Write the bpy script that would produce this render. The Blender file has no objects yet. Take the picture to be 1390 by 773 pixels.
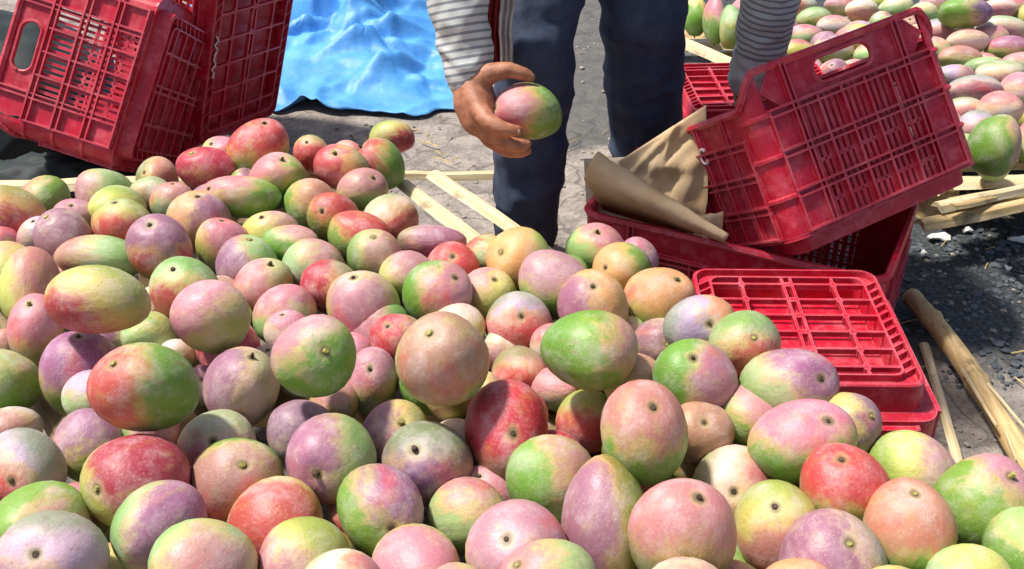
import bpy, bmesh, math, random
import numpy as np
from mathutils import Vector, Matrix, noise as mnoise

# ------------------------------------------------------------------ camera, sky, sun, exposure
SC = bpy.context.scene
COL = SC.collection
R = math.radians
cam_d = bpy.data.cameras.new("camera"); cam = bpy.data.objects.new("camera", cam_d); COL.objects.link(cam)
cam.location = (0, 0, 1.27); cam.rotation_euler = (R(90 - 33.0), 0, 0)
cam_d.sensor_width = 36.0; cam_d.lens = 36.0 * 1500 / 1390
cam_d.clip_start = .02; cam_d.clip_end = 2000
SC.camera = cam
SUN_EL, SUN_AZ = R(64), R(-78)          # azimuth clockwise from +Y: light comes from the left, high up
world = bpy.data.worlds.new("World"); SC.world = world; world.use_nodes = True
wn = world.node_tree.nodes; wl = world.node_tree.links
sky = wn.new("ShaderNodeTexSky"); sky.sky_type = 'NISHITA'; sky.sun_disc = False
sky.sun_elevation = SUN_EL; sky.sun_rotation = SUN_AZ; sky.dust_density = 3.0; sky.air_density = 1.0
wl.new(sky.outputs[0], wn["Background"].inputs[0]); wn["Background"].inputs[1].default_value = .105
sun_d = bpy.data.lights.new("sun", 'SUN'); sun_d.energy = 4.4; sun_d.angle = R(5); sun_d.color = (1, .955, .88)
sun = bpy.data.objects.new("sun", sun_d); COL.objects.link(sun)
sd = Vector((math.sin(SUN_AZ) * math.cos(SUN_EL), math.cos(SUN_AZ) * math.cos(SUN_EL), math.sin(SUN_EL)))
sun.rotation_euler = (-sd).to_track_quat('-Z', 'Y').to_euler(); sun.location = sd * 20
vs = SC.view_settings
vs.view_transform = 'Standard'; vs.look = 'None'; vs.gamma = 1; vs.use_curve_mapping = False; vs.exposure = .50

# ------------------------------------------------------------------ helpers
rnd = random.Random(11)
def tag(o, label=None, cat=None, group=None, kind=None):
    if label: o["label"] = label
    if cat: o["category"] = cat
    if group: o["group"] = group
    if kind: o["kind"] = kind
    return o
def obj(name, me, mat=None, parent=None, smooth=False):
    if isinstance(me, bmesh.types.BMesh):
        m = bpy.data.meshes.new(name); me.to_mesh(m); me.free(); me = m
    o = bpy.data.objects.new(name, me); COL.objects.link(o)
    if mat and not me.materials: me.materials.append(mat)
    if parent: o.parent = parent
    if smooth: me.polygons.foreach_set("use_smooth", [True] * len(me.polygons))
    return o
def empty(name, loc=(0, 0, 0), rot=None):
    o = bpy.data.objects.new(name, None); COL.objects.link(o); o.location = loc
    o.empty_display_size = .1
    if rot is not None: o.rotation_euler = rot
    return o
def box(bm, c, s, bev=0.0):
    cx, cy, cz = c; x, y, z = s[0] / 2, s[1] / 2, s[2] / 2
    v = [bm.verts.new((cx + a * x, cy + b * y, cz + d * z)) for a in (-1, 1) for b in (-1, 1) for d in (-1, 1)]
    for f in ((0, 1, 3, 2), (4, 6, 7, 5), (0, 4, 5, 1), (2, 3, 7, 6), (0, 2, 6, 4), (1, 5, 7, 3)):
        bm.faces.new([v[i] for i in f])
def tube(bm, pts, rad, n=8, cap=True):
    pts = [Vector(p) for p in pts]; rings = []
    for i, p in enumerate(pts):
        t = (pts[min(i + 1, len(pts) - 1)] - pts[max(i - 1, 0)]).normalized()
        a = t.cross(Vector((0, 0, 1)));
        if a.length < .1: a = t.cross(Vector((1, 0, 0)))
        a.normalize(); b = t.cross(a); r = rad[i] if isinstance(rad, (list, tuple)) else rad
        rings.append([bm.verts.new(p + (a * math.cos(2 * math.pi * k / n) + b * math.sin(2 * math.pi * k / n)) * r) for k in range(n)])
    for i in range(len(rings) - 1):
        for k in range(n):
            bm.faces.new((rings[i][k], rings[i][(k + 1) % n], rings[i + 1][(k + 1) % n], rings[i + 1][k]))
    if cap: bm.faces.new(rings[0]); bm.faces.new(rings[-1][::-1])
def nz(p, s=1.0, seed=0.0, o=3):
    return mnoise.fractal(Vector(p) * s + Vector((seed * 7.31, seed * 3.17, seed)), 1.0, 2.0, o)

# ------------------------------------------------------------------ materials
def srgb(r, g, b, k=1.0):
    f = lambda c: ((c / 255 + .055) / 1.055) ** 2.4 if c > 10 else c / 255 / 12.92
    return (f(r) * k, f(g) * k, f(b) * k, 1)
class NT:
    def __init__(s, name):
        s.m = bpy.data.materials.new(name); s.m.use_nodes = True; s.t = s.m.node_tree
        s.b = s.t.nodes["Principled BSDF"]
    def n(s, ty, **kw):
        x = s.t.nodes.new(ty)
        for k, v in kw.items(): setattr(x, k, v)
        return x
    def l(s, a, b): s.t.links.new(a, b)
    def obj(s): return s.n("ShaderNodeTexCoord").outputs["Object"]
    def noise(s, vec, scale, detail=4, rough=.55, w=None):
        x = s.n("ShaderNodeTexNoise"); x.inputs["Scale"].default_value = scale; x.inputs["Detail"].default_value = detail
        x.inputs["Roughness"].default_value = rough
        if w is not None: x.noise_dimensions = '4D'; s.l(w, x.inputs["W"])
        if vec is not None: s.l(vec, x.inputs["Vector"])
        return x.outputs["Fac"]
    def math(s, op, a, b=None, clamp=False):
        x = s.n("ShaderNodeMath", operation=op); x.use_clamp = clamp
        for i, v in enumerate((a, b)):
            if v is None: continue
            if isinstance(v, (int, float)): x.inputs[i].default_value = v
            else: s.l(v, x.inputs[i])
        return x.outputs[0]
    def ramp(s, f, a, b, lo=0., hi=1.):
        x = s.n("ShaderNodeMapRange", interpolation_type='SMOOTHSTEP')
        s.l(f, x.inputs[0])
        for i, v in zip((1, 2, 3, 4), (a, b, lo, hi)):
            if isinstance(v, (int, float)): x.inputs[i].default_value = v
            else: s.l(v, x.inputs[i])
        return x.outputs[0]
    def mix(s, f, a, b, mode='MIX'):
        x = s.n("ShaderNodeMix", data_type='RGBA', blend_type=mode)
        for i, v in zip((0, 6, 7), (f, a, b)):
            if isinstance(v, (int, float)): x.inputs[i].default_value = v
            elif isinstance(v, tuple): x.inputs[i].default_value = v
            else: s.l(v, x.inputs[i])
        return x.outputs[2]
    def bump(s, h, strength, dist):
        x = s.n("ShaderNodeBump"); x.inputs["Strength"].default_value = strength; x.inputs["Distance"].default_value = dist
        s.l(h, x.inputs["Height"]); s.l(x.outputs[0], s.b.inputs["Normal"])
    def set(s, **kw):
        for k, v in kw.items():
            i = s.b.inputs[k.replace("_", " ")]
            if isinstance(v, (int, float, tuple)): i.default_value = v
            else: s.l(v, i)
        return s.m

def mango_material():
    s = NT("mango_skin"); co = s.obj()
    at = lambda n: s.n("ShaderNodeAttribute", attribute_name=n)
    base, blush, prm = at("base_col").outputs["Color"], at("blush_col").outputs["Color"], at("prm")
    sep = s.n("ShaderNodeSeparateXYZ"); s.l(prm.outputs["Vector"], sep.inputs[0])
    d, thr, pole = sep.outputs
    seed = s.math('MULTIPLY', s.n("ShaderNodeObjectInfo").outputs["Random"], 97.0)
    loc = s.n("ShaderNodeMapping"); loc.inputs["Scale"].default_value = (1, 1, .45); s.l(at("loc").outputs["Vector"], loc.inputs[0]); st = loc.outputs[0]
    n1 = s.noise(st, .85, 3, .5, seed); n2 = s.noise(st, 2.4, 4, .6, seed); n3 = s.noise(co, 160, 3, .6, seed)
    dd = s.math('ADD', d, s.math('MULTIPLY', s.math('SUBTRACT', n1, .5), 1.5))
    dd = s.math('ADD', dd, s.math('MULTIPLY', s.math('SUBTRACT', n2, .5), 1.5))
    dd = s.math('ADD', dd, s.math('MULTIPLY', s.math('SUBTRACT', s.noise(st, 7, 5, .7, seed), .5), .7))
    t = s.ramp(dd, s.math('SUBTRACT', thr, .42), s.math('ADD', thr, .62))
    mid = s.mix(.45, s.mix(.45, base, blush), srgb(204, 176, 104))
    c1 = s.mix(s.ramp(t, 0, .45), base, mid); c = s.mix(s.ramp(t, .35, 1), c1, blush)
    # base variation: yellower / greener areas
    c = s.mix(s.ramp(n2, .5, .75, 0, .35), c, s.mix(.5, base, srgb(214, 198, 96)))
    # the side away from the blush stays greener
    c = s.mix(s.ramp(s.math('SUBTRACT', s.math('MULTIPLY', s.math('SUBTRACT', n1, .5), 1.3), d), -.08, .62, 0, .82), c, s.mix(.3, srgb(86, 134, 44), base))
    # a redder flush here and there
    fl = s.noise(st, 1.1, 2, .5, s.math('ADD', seed, 13.0))
    c = s.mix(s.math('MULTIPLY', s.ramp(fl, .55, .75, 0, .55), t), c, srgb(206, 62, 58))
    # mottled waxy bloom
    bl = s.noise(co, 26, 5, .7, s.math('ADD', seed, 31.0))
    c = s.mix(s.ramp(bl, .44, .72, 0, .34), c, srgb(216, 202, 204))
    # darker sap-stained freckles and scuffs
    sp = s.noise(st, 3.2, 6, .75, s.math('ADD', seed, 61.0))
    c = s.mix(s.ramp(sp, .54, .72, 0, .42), c, s.mix(.5, blush, srgb(112, 76, 66)))
    # pale lenticels
    v = s.n("ShaderNodeTexVoronoi"); v.inputs["Scale"].default_value = 210; s.l(co, v.inputs["Vector"])
    c = s.mix(s.ramp(v.outputs["Distance"], .06, .24, .34, 0), c, srgb(226, 208, 170))
    mp2 = s.n("ShaderNodeMapping"); mp2.inputs["Scale"].default_value = (7, 7, .6); s.l(at("loc").outputs["Vector"], mp2.inputs[0])
    sk = s.noise(mp2.outputs[0], 1.0, 5, .7, seed)
    c = s.mix(s.ramp(sk, .58, .74, 0, .38), c, srgb(120, 84, 62))
    # fine dark pinpricks and grime
    c = s.mix(s.ramp(s.noise(co, 340, 2, .5, seed), .60, .70, 0, .38), c, s.mix(.5, blush, srgb(70, 50, 48)))
    # pale ring round the stem scar
    pr = s.math('ADD', pole, s.math('MULTIPLY', s.math('SUBTRACT', n2, .5), .5))
    c = s.mix(s.ramp(pr, .02, .24, .55, 0), c, srgb(198, 186, 120))
    c = s.mix(s.ramp(s.math('ADD', pole, s.math('MULTIPLY', s.math('SUBTRACT', n2, .5), .12)), .07, .17, .7, 0), c, srgb(74, 56, 36))
    s.bump(s.math('ADD', s.math('MULTIPLY', n3, .3), s.math('MULTIPLY', n2, 1.4)), .3, .006)
    rg = s.ramp(bl, .35, .7, .46, .64)
    return s.set(Base_Color=c, Roughness=rg, Coat_Weight=.05, Coat_Roughness=.4)

def plain(name, c1, c2, scale=30, rough=.6, bump=.3, bdist=.002, **kw):
    s = NT(name); co = s.obj()
    n = s.noise(co, scale, 6, .65)
    c = s.mix(s.ramp(n, .32, .68), c1, c2)
    s.bump(s.noise(co, scale * 4, 5, .6), bump, bdist)
    return s.set(Base_Color=c, Roughness=rough, **kw)

def crate_material():
    s = NT("red_crate_plastic"); co = s.obj()
    n = s.noise(co, 9, 5, .65); f = s.noise(co, 120, 4, .6)
    c = s.mix(s.ramp(n, .3, .7), srgb(190, 18, 48), srgb(160, 12, 38))
    c = s.mix(s.ramp(s.noise(co, 21, 6, .75), .44, .72, 0, .48), c, srgb(218, 116, 124))      # chalky scuffs, strengthened to paint in the pinkish sky and sun sheen
    c = s.mix(s.ramp(s.noise(co, 38, 6, .75), .60, .76, 0, .35), c, srgb(92, 30, 34))       # dirt
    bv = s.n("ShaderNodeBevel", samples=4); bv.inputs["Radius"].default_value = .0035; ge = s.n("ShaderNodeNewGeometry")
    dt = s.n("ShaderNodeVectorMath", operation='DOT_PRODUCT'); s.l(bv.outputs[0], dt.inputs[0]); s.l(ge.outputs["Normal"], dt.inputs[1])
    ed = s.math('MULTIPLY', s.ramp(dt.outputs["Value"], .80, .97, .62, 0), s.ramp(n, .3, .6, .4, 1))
    c = s.mix(ed, c, srgb(226, 128, 138))  # pale worn edges, with the rib highlights painted into the colour
    s.bump(f, .18, .0012)
    return s.set(Base_Color=c, Roughness=s.ramp(n, .3, .7, .34, .52))

def wood_material(name, c1, c2, c3, sc=(4, 60, 60)):
    s = NT(name); co = s.obj()
    mp = s.n("ShaderNodeMapping"); mp.inputs["Scale"].default_value = sc; s.l(co, mp.inputs[0])
    g = s.noise(mp.outputs[0], 1.6, 6, .65)
    c = s.mix(s.ramp(g, .35, .62), c1, c2)
    c = s.mix(s.ramp(s.noise(co, 14, 5, .7), .56, .7, 0, .7), c, c3)
    s.bump(g, .5, .003)
    return s.set(Base_Color=c, Roughness=.7)

def ground_material():
    s = NT("dusty_ground"); co = s.obj()
    sx = s.n("ShaderNodeSeparateXYZ"); s.l(co, sx.inputs[0])
    big = s.noise(co, 2.2, 6, .6); med = s.noise(co, 16, 7, .7); fine = s.noise(co, 130, 5, .7)
    dusty = s.mix(s.ramp(med, .34, .66), srgb(124, 116, 108), srgb(164, 154, 144))
    dusty = s.mix(s.ramp(fine, .48, .66, 0, .55), dusty, srgb(88, 82, 78))
    dusty = s.mix(s.ramp(s.noise(co, 60, 6, .75), .62, .72, 0, .7), dusty, srgb(86, 84, 74))
    cr = s.n("ShaderNodeTexVoronoi", feature='DISTANCE_TO_EDGE'); cr.inputs["Scale"].default_value = 5.5
    wv = s.n("ShaderNodeVectorMath", operation='ADD'); s.l(co, wv.inputs[0]); nn = s.n("ShaderNodeTexNoise"); nn.inputs["Scale"].default_value = 9; s.l(co, nn.inputs["Vector"])
    sc_ = s.n("ShaderNodeVectorMath", operation='SCALE'); s.l(nn.outputs["Color"], sc_.inputs[0]); sc_.inputs[3].default_value = .12; s.l(sc_.outputs[0], wv.inputs[1]); s.l(wv.outputs[0], cr.inputs["Vector"])
    dusty = s.mix(s.ramp(cr.outputs["Distance"], .0, .03, .6, 0), dusty, srgb(78, 74, 70))
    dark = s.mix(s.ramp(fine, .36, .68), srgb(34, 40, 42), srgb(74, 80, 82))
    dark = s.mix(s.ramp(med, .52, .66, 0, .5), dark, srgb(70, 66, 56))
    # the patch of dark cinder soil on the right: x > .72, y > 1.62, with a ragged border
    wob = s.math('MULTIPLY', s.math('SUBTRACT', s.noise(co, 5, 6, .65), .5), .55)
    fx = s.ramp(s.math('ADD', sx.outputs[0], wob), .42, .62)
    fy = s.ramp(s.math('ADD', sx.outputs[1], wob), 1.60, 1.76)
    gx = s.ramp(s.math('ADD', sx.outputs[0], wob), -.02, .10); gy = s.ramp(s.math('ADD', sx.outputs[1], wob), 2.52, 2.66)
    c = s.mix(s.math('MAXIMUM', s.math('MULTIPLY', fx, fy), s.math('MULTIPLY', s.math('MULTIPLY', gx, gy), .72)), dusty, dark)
    s.bump(s.math('ADD', s.math('MULTIPLY', med, 1.0), s.math('MULTIPLY', fine, .35)), .8, .012)
    return s.set(Base_Color=c, Roughness=.93)

def tarp_material():
    s = NT("blue_tarp_plastic"); co = s.obj()
    n = s.noise(co, 7, 6, .65)
    c = s.mix(s.ramp(n, .3, .7), srgb(60, 132, 202), srgb(90, 160, 218))
    s.bump(s.noise(co, 60, 5, .7), .3, .006)
    return s.set(Base_Color=c, Roughness=.5, Subsurface_Weight=.0)

def striped_cloth():
    s = NT("striped_shirt_cloth"); co = s.obj()
    a = s.n("ShaderNodeAttribute", attribute_name="along").outputs["Fac"]
    w = s.math('SINE', s.math('MULTIPLY', a, 2 * math.pi / .013))
    n = s.noise(co, 30, 5, .6)
    w = s.math('ADD', w, s.math('MULTIPLY', s.math('SUBTRACT', n, .5), .5))
    c = s.mix(s.ramp(w, .1, .7), srgb(192, 192, 188), srgb(124, 128, 132))
    s.bump(s.noise(co, 300, 3), .2, .002)
    return s.set(Base_Color=c, Roughness=.85)

M = {}
M['mango'] = mango_material()
M['stem'] = plain('mango_stem', srgb(84, 64, 44), srgb(44, 34, 26), 200, .8)
M['stem_pale'] = plain('mango_stem_pale', srgb(176, 170, 92), srgb(112, 102, 48), 200, .8)
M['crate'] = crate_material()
M['wood'] = wood_material('split_bamboo', srgb(222, 206, 170), srgb(196, 176, 136), srgb(128, 108, 82))
M['bark'] = wood_material('weathered_bamboo', srgb(214, 190, 140), srgb(178, 148, 100), srgb(92, 74, 52))
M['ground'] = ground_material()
M['tarp'] = tarp_material()
M['paper'] = plain('kraft_paper', srgb(190, 160, 120), srgb(212, 186, 148), 9, .9, .35, .004)
M['card'] = plain('grey_cardboard', srgb(196, 180, 158), srgb(172, 156, 136), 12, .9)
M['skin'] = plain('brown_skin', srgb(140, 88, 62), srgb(176, 118, 88), 55, .55, .4, .002, Subsurface_Weight=.05, Subsurface_Radius=(.01, .004, .002))
M['trouser'] = plain('navy_trouser_cloth', srgb(48, 58, 80), srgb(64, 74, 96), 26, .9, .4, .002)
M['shirt'] = striped_cloth()
M['shade_dark'] = plain('dark_shade_filler', srgb(26, 40, 38), srgb(18, 28, 30), 14, .7)  # for the added bundles that stand in for shade at the left
M['red_cloth'] = plain('red_cloth', srgb(150, 34, 40), srgb(112, 22, 30), 40, .9)
M['white_cloth'] = plain('white_cloth', srgb(214, 210, 204), srgb(180, 178, 176), 40, .9)
M['hair'] = plain('black_hair', srgb(20, 18, 18), srgb(34, 30, 28), 80, .6)
M['nail'] = plain('finger_nail', srgb(206, 168, 148), srgb(190, 150, 130), 80, .35)
M['shoe'] = plain('dark_sandal', srgb(44, 36, 30), srgb(62, 50, 40), 40, .7)
M['white_paint'] = plain('white_paint', srgb(232, 224, 222), srgb(206, 190, 190), 90, .6)
M['stone_dark'] = plain('dark_gravel', srgb(52, 58, 64), srgb(96, 100, 104), 60, .9)
M['stone_pale'] = plain('pale_gravel', srgb(160, 150, 138), srgb(112, 106, 98), 60, .9)
M['old_slat'] = wood_material('dirty_bamboo', srgb(132, 108, 72), srgb(100, 80, 54), srgb(58, 46, 34))
M['pole'] = wood_material('weathered_pole', srgb(206, 180, 130), srgb(172, 142, 96), srgb(104, 84, 60), (60, 4, 60))
M['straw'] = plain('dry_straw', srgb(214, 186, 120), srgb(170, 140, 86), 60, .85)
M['flake'] = plain('pale_scrap', srgb(232, 230, 222), srgb(206, 206, 200), 40, .7)

# ------------------------------------------------------------------ ground and loose litter
def ground():
    bm = bmesh.new(); xs, ys = [], []
    def axis(a, b, step): return list(np.arange(a, b, step))
    xs = [-900, -60, -8] + axis(-3, 3, .06) + [8, 60, 900]; ys = [-900, -60, -8, -2] + axis(0, 5, .06) + [8, 60, 900]
    vv = []
    for y in ys:
        row = []
        for x in xs:
            near = abs(x) < 3.1 and -.1 < y < 5.1
            z = (nz((x, y, 0), 1.6, 2) * .012 + nz((x, y, 0), 9, 5) * .006) if near else 0
            row.append(bm.verts.new((x, y, z)))
        vv.append(row)
    for j in range(len(ys) - 1):
        for i in range(len(xs) - 1):
            bm.faces.new((vv[j][i], vv[j][i + 1], vv[j + 1][i + 1], vv[j + 1][i]))
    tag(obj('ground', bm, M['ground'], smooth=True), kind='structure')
ground()
def pebble(bm, c, r, rg):
    res = bmesh.ops.create_icosphere(bm, subdivisions=1, radius=r)
    sc = Vector((rg.uniform(.7, 1.4), rg.uniform(.7, 1.3), rg.uniform(.4, .8)))
    a = rg.uniform(0, 6.28)
    for v in res['verts']:
        p = v.co * rg.uniform(.8, 1.2); p = Vector((p.x * sc.x, p.y * sc.y, p.z * sc.z)); p.rotate(Matrix.Rotation(a, 3, 'Z'))
        v.co = p + Vector(c)
def litter(name, mat, n, area, r0, r1, label, seed, cat):
    rg = random.Random(seed); bm = bmesh.new(); k = 0
    while k < n:
        x, y = rg.uniform(area[0], area[1]), rg.uniform(area[2], area[3])
        if nz((x, y, 0), 3, seed) < rg.uniform(-.5, .2): k += .25; continue
        pebble(bm, (x, y, nz((x, y, 0), 1.6, 2) * .012 + .001), rg.uniform(r0, r1) * rg.uniform(.4, 1), rg); k += 1
    tag(obj(name, bm, mat), label, cat, kind='stuff')
litter('dark_gravel', M['stone_dark'], 2600, (.68, 1.7, 1.6, 2.4), .003, .013, 'dark cinder gravel on the ground at right', 3, 'gravel')
litter('pale_gravel', M['stone_pale'], 1500, (-.6, 1.1, 1.0, 4.0), .002, .010, 'pale grit scattered over the dusty ground', 4, 'gravel')
def straw():
    rg = random.Random(9); bm = bmesh.new()
    for k in range(420):
        x, y = rg.uniform(-.9, 1.2), rg.uniform(.8, 3.4)
        a = rg.uniform(0, 6.28); L = rg.uniform(.015, .06); d = Vector((math.cos(a), math.sin(a), rg.uniform(-.05, .1))) * L
        c = Vector((x, y, .008)); tube(bm, [c - d / 2, c + Vector((0, 0, .003)), c + d / 2], rg.uniform(.0008, .002), 4)
    tag(obj('straw_litter', bm, M['straw']), 'bits of dry straw littering the ground', 'straw', kind='stuff')
straw()

# ------------------------------------------------------------------ crates
def wall_mesh(w, h, top_band, thick, handle, bands=3, cell=.052, ribs=True, fillr=None):
    """One crate wall in the XZ plane (x along the wall, z up), outer face at y=-thick/2."""
    bm = bmesh.new(); hb = h - top_band
    hx = w * .17 if handle else 0
    if handle:
        zc = hb + top_band * .50; hh = min(top_band * .30, .020)
        # panel with a rounded slot
        n = 24; outer, inner = [], []
        for k in range(n):
            a = 2 * math.pi * k / n; ca, sa = math.cos(a), math.sin(a)
            inner.append(((hx - hh) * (1 if ca >= 0 else -1) + hh * ca, zc + hh * sa))
            m = max(abs(ca) / (w / 2), abs(sa) / (top_band / 2)); outer.append((ca / m, hb + top_band / 2 + sa / m))
        for yy, flip in ((-thick / 2, False), (thick / 2, True)):
            vo = [bm.verts.new((p[0], yy, p[1])) for p in outer]; vi = [bm.verts.new((p[0], yy, p[1])) for p in inner]
            for k in range(n):
                f = (vo[k], vo[(k + 1) % n], vi[(k + 1) % n], vi[k]); bm.faces.new(f[::-1] if flip else f)
            if not flip: a_o, a_i = vo, vi
            else:
                for k in range(n):
                    k2 = (k + 1) % n
                    bm.faces.new((a_o[k], vo[k], vo[k2], a_o[k2])); bm.faces.new((a_i[k], a_i[k2], vi[k2], vi[k]))
        # raised lip round the slot
        pts = [Vector((p[0] * 1.05, -thick / 2 - .001, zc + (p[1] - zc) * 1.18)) for p in inner]; tube(bm, pts + [pts[0]], .0032, 5, False)
    else:
        box(bm, (0, 0, hb + top_band / 2), (w, thick, top_band))
    bh = hb / bands; nc = max(4, int(round(w / cell))); cw = w / nc
    for b in range(bands):
        z0 = b * bh
        for c in range(nc):
            x0 = -w / 2 + c * cw
            if c in (0, nc - 1):
                box(bm, (x0 + cw / 2, 0, z0 + bh / 2), (cw, thick, bh)); continue
            nb = 4
            for k in range(nb):
                box(bm, (x0 + (k + .5) * cw / nb, .0006 * (k % 2), z0 + bh / 2), (cw / nb * (fillr or (.50 if handle else .62)), thick * .8, bh))
            if b < 2: box(bm, (x0 + cw / 2, 0.0003, z0 + bh * .5), (cw, thick * .92, .006))
    if ribs:
        for b in range(bands + 1):
            z = b * bh
            box(bm, (0, -thick / 2 - .004, z + .0035), (w, .011, .0035))
            if b: box(bm, (0, -thick / 2 - .0035, z - .0085), (w, .010, .0032))
        for c in range(nc + 1):
            x = -w / 2 + c * cw; x = min(max(x, -w / 2 + .002), w / 2 - .002)
            top = h if c in (1, nc - 1) else hb
            box(bm, (x, -thick / 2 - .0035, top / 2), (.0034, .0094, top))
            if c in (1, nc - 1): box(bm, (x + (.010 if c == 1 else -.010), -thick / 2 - .0030, top / 2), (.0030, .0084, top))
    return bm
def crate(name, L, W, H, loc, mat4, label, side_drop=.055, handle=True, foot=.035, dense=False, low_far=False):
    root = empty(name); root.matrix_world = Matrix.Translation(loc) @ mat4.to_4x4()
    tag(root, label, 'crate', 'red plastic crates')
    r = .030; th = .005
    h_end = H - foot; h_side = h_end - side_drop
    for s in (-1, 1):       # ends (normal +-x)
        low = low_far and s < 0
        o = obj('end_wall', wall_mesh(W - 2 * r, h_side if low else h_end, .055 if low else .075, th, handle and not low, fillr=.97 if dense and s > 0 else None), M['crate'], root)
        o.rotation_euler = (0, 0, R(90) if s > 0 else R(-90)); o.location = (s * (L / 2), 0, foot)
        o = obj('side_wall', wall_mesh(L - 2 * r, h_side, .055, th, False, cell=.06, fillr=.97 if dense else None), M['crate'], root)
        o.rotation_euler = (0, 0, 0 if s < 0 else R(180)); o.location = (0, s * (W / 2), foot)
    for sx in (-1, 1):
        for sy in (-1, 1):
            bm = bmesh.new(); cx, cy = sx * (L / 2 - r), sy * (W / 2 - r); n = 6; prev = None
            for k in range(n + 1):
                a = math.pi / 2 * k / n          # 0 -> +x side (end), 90 -> +y side (long side)
                t = k / n; ht = h_side if low_far and sx < 0 else h_end - side_drop * (t * t * (3 - 2 * t))
                cur = []
                for rr, z in ((r + th / 2, foot), (r + th / 2, foot + ht), (r - th / 2, foot + ht), (r - th / 2, foot)):
                    cur.append(bm.verts.new((cx + sx * rr * math.cos(a), cy + sy * rr * math.sin(a), z)))
                if prev:
                    for q in range(4):
                        f = (prev[q], cur[q], cur[(q + 1) % 4], prev[(q + 1) % 4]); bm.faces.new(f if sx * sy > 0 else f[::-1])
                prev = cur
            # short flanges continuing the ribs
            for b in range(1, 4):
                z = foot + b * (h_end - .075) / 3
                pts = [(cx + sx * (r + .004) * math.cos(math.pi / 2 * k / n), cy + sy * (r + .004) * math.sin(math.pi / 2 * k / n), z - .003) for k in range(n + 1)]
                tube(bm, pts, .0045, 5)
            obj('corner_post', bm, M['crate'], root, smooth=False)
    # top rim
    bm = bmesh.new(); pts = []
    zt = H; zs = H - side_drop
    def arc(cx, cy, a0, a1, z0, z1):
        for k in range(7):
            a = R(a0 + (a1 - a0) * k / 6); t = k / 6; t = t * t * (3 - 2 * t)
            pts.append((cx + (r + .003) * math.cos(a), cy + (r + .003) * math.sin(a), z0 + (z1 - z0) * t))
    x, y = L / 2 - r, W / 2 - r
    zf = zs if low_far else zt
    arc(x, y, 0, 90, zt, zs); arc(-x, y, 90, 180, zs, zf); arc(-x, -y, 180, 270, zf, zs); arc(x, -y, 270, 360, zs, zt)
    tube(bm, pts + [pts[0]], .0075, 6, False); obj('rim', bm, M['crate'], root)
    # base: inset foot tray with a lattice underside
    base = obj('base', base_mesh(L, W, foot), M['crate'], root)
    bm = bmesh.new(); i = .022; nx = 7; ny = 4
    for k in range(1, nx): box(bm, (-L / 2 + i + (L - 2 * i) * k / nx, 0, .005), (.0046, W - 2 * i - .05, .009))
    for k in range(1, ny):
        for d in ((-.007, .007) if k == 2 else (0,)): box(bm, (0, -W / 2 + i + (W - 2 * i) * k / ny + d, .0056), (L - 2 * i - .05, .0044, .0096))
    for a in range(1, nx):
        for b in range(1, ny): box(bm, (-L / 2 + i + (L - 2 * i) * a / nx, -W / 2 + i + (W - 2 * i) * b / ny, .0062), (.012, .009, .0100))
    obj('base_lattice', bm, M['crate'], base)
    return root
def base_mesh(L, W, foot):
    bm = bmesh.new(); i = .022
    def loop(ins, z, r):
        v = []
        for cx, cy, a0 in ((1, 1, 0), (-1, 1, 90), (-1, -1, 180), (1, -1, 270)):
            for k in range(6):
                a = R(a0 + 90 * k / 5); v.append(bm.verts.new((cx * (L / 2 - ins - r) + r * math.cos(a), cy * (W / 2 - ins - r) + r * math.sin(a), z)))
        return v
    ls = [loop(-.0015, foot + .004, .030), loop(-.002, foot - .006, .030), loop(.016, foot - .0075, .028), loop(i - .002, .002, .024), loop(i, 0, .024), loop(i + .003, 0, .022), loop(i + .004, .011, .022),
          loop(i + .022, .011, .016), loop(i + .022, .0, .016), loop(i + .025, .0, .015), loop(i + .026, foot - .008, .015)]
    for a, b in zip(ls, ls[1:]):
        for k in range(len(a)): bm.faces.new((a[k], b[k], b[(k + 1) % len(a)], a[(k + 1) % len(a)]))
    bm.faces.new(ls[-1][::-1])
    ins = loop(.004, foot + .004, .027); bm.faces.new(ins)
    for k in range(len(ins)): bm.faces.new((ls[0][k], ls[0][(k + 1) % len(ins)], ins[(k + 1) % len(ins)], ins[k]))
    # diagonal fins in the gutter
    for s in (-1, 1):
        n = 12
        for k in range(n):
            x = -L / 2 + .06 + (L - .12) * k / (n - 1); y = s * (W / 2 - i - .013)
            v = [bm.verts.new(p) for p in ((x - .008, y - .009, .002), (x - .005, y - .009, .002), (x + .008, y + .009, .002), (x + .005, y + .009, .002),
                                           (x - .008, y - .009, .011), (x - .005, y - .009, .011), (x + .008, y + .009, .011), (x + .005, y + .009, .011))]
            for f in ((0, 1, 2, 3), (0, 4, 5, 1), (1, 5, 6, 2), (2, 6, 7, 3), (3, 7, 4, 0)): bm.faces.new([v[q] for q in f])
    bmesh.ops.recalc_face_normals(bm, faces=bm.faces)
    return bm
# tilted crate, being emptied
C_R = Matrix(((.2935, .8859, -.3593), (-.7863, .4375, .4363), (.5437, .1544, .8249)))
tilted = crate('tilted_crate', .275, .412, .325, (.6372, 1.8091, .2348), C_R, 'red crate tipped up on its end over the paper-lined crate', low_far=True)
# paper-lined crate below it
th = R(-26); E_R = Matrix.Rotation(th, 3, 'Z')
E_L, E_W = .560, .330
ex = Vector((math.cos(th), math.sin(th), 0)); ey = Vector((-math.sin(th), math.cos(th), 0))
e_loc = Vector((.139, 1.846, 0)) + ex * E_L / 2 + ey * E_W / 2
lined = crate('paper_lined_crate', E_L, E_W, .235, e_loc, E_R, 'red crate lined with brown paper, standing under the tipped one', side_drop=.0, handle=False)
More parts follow.
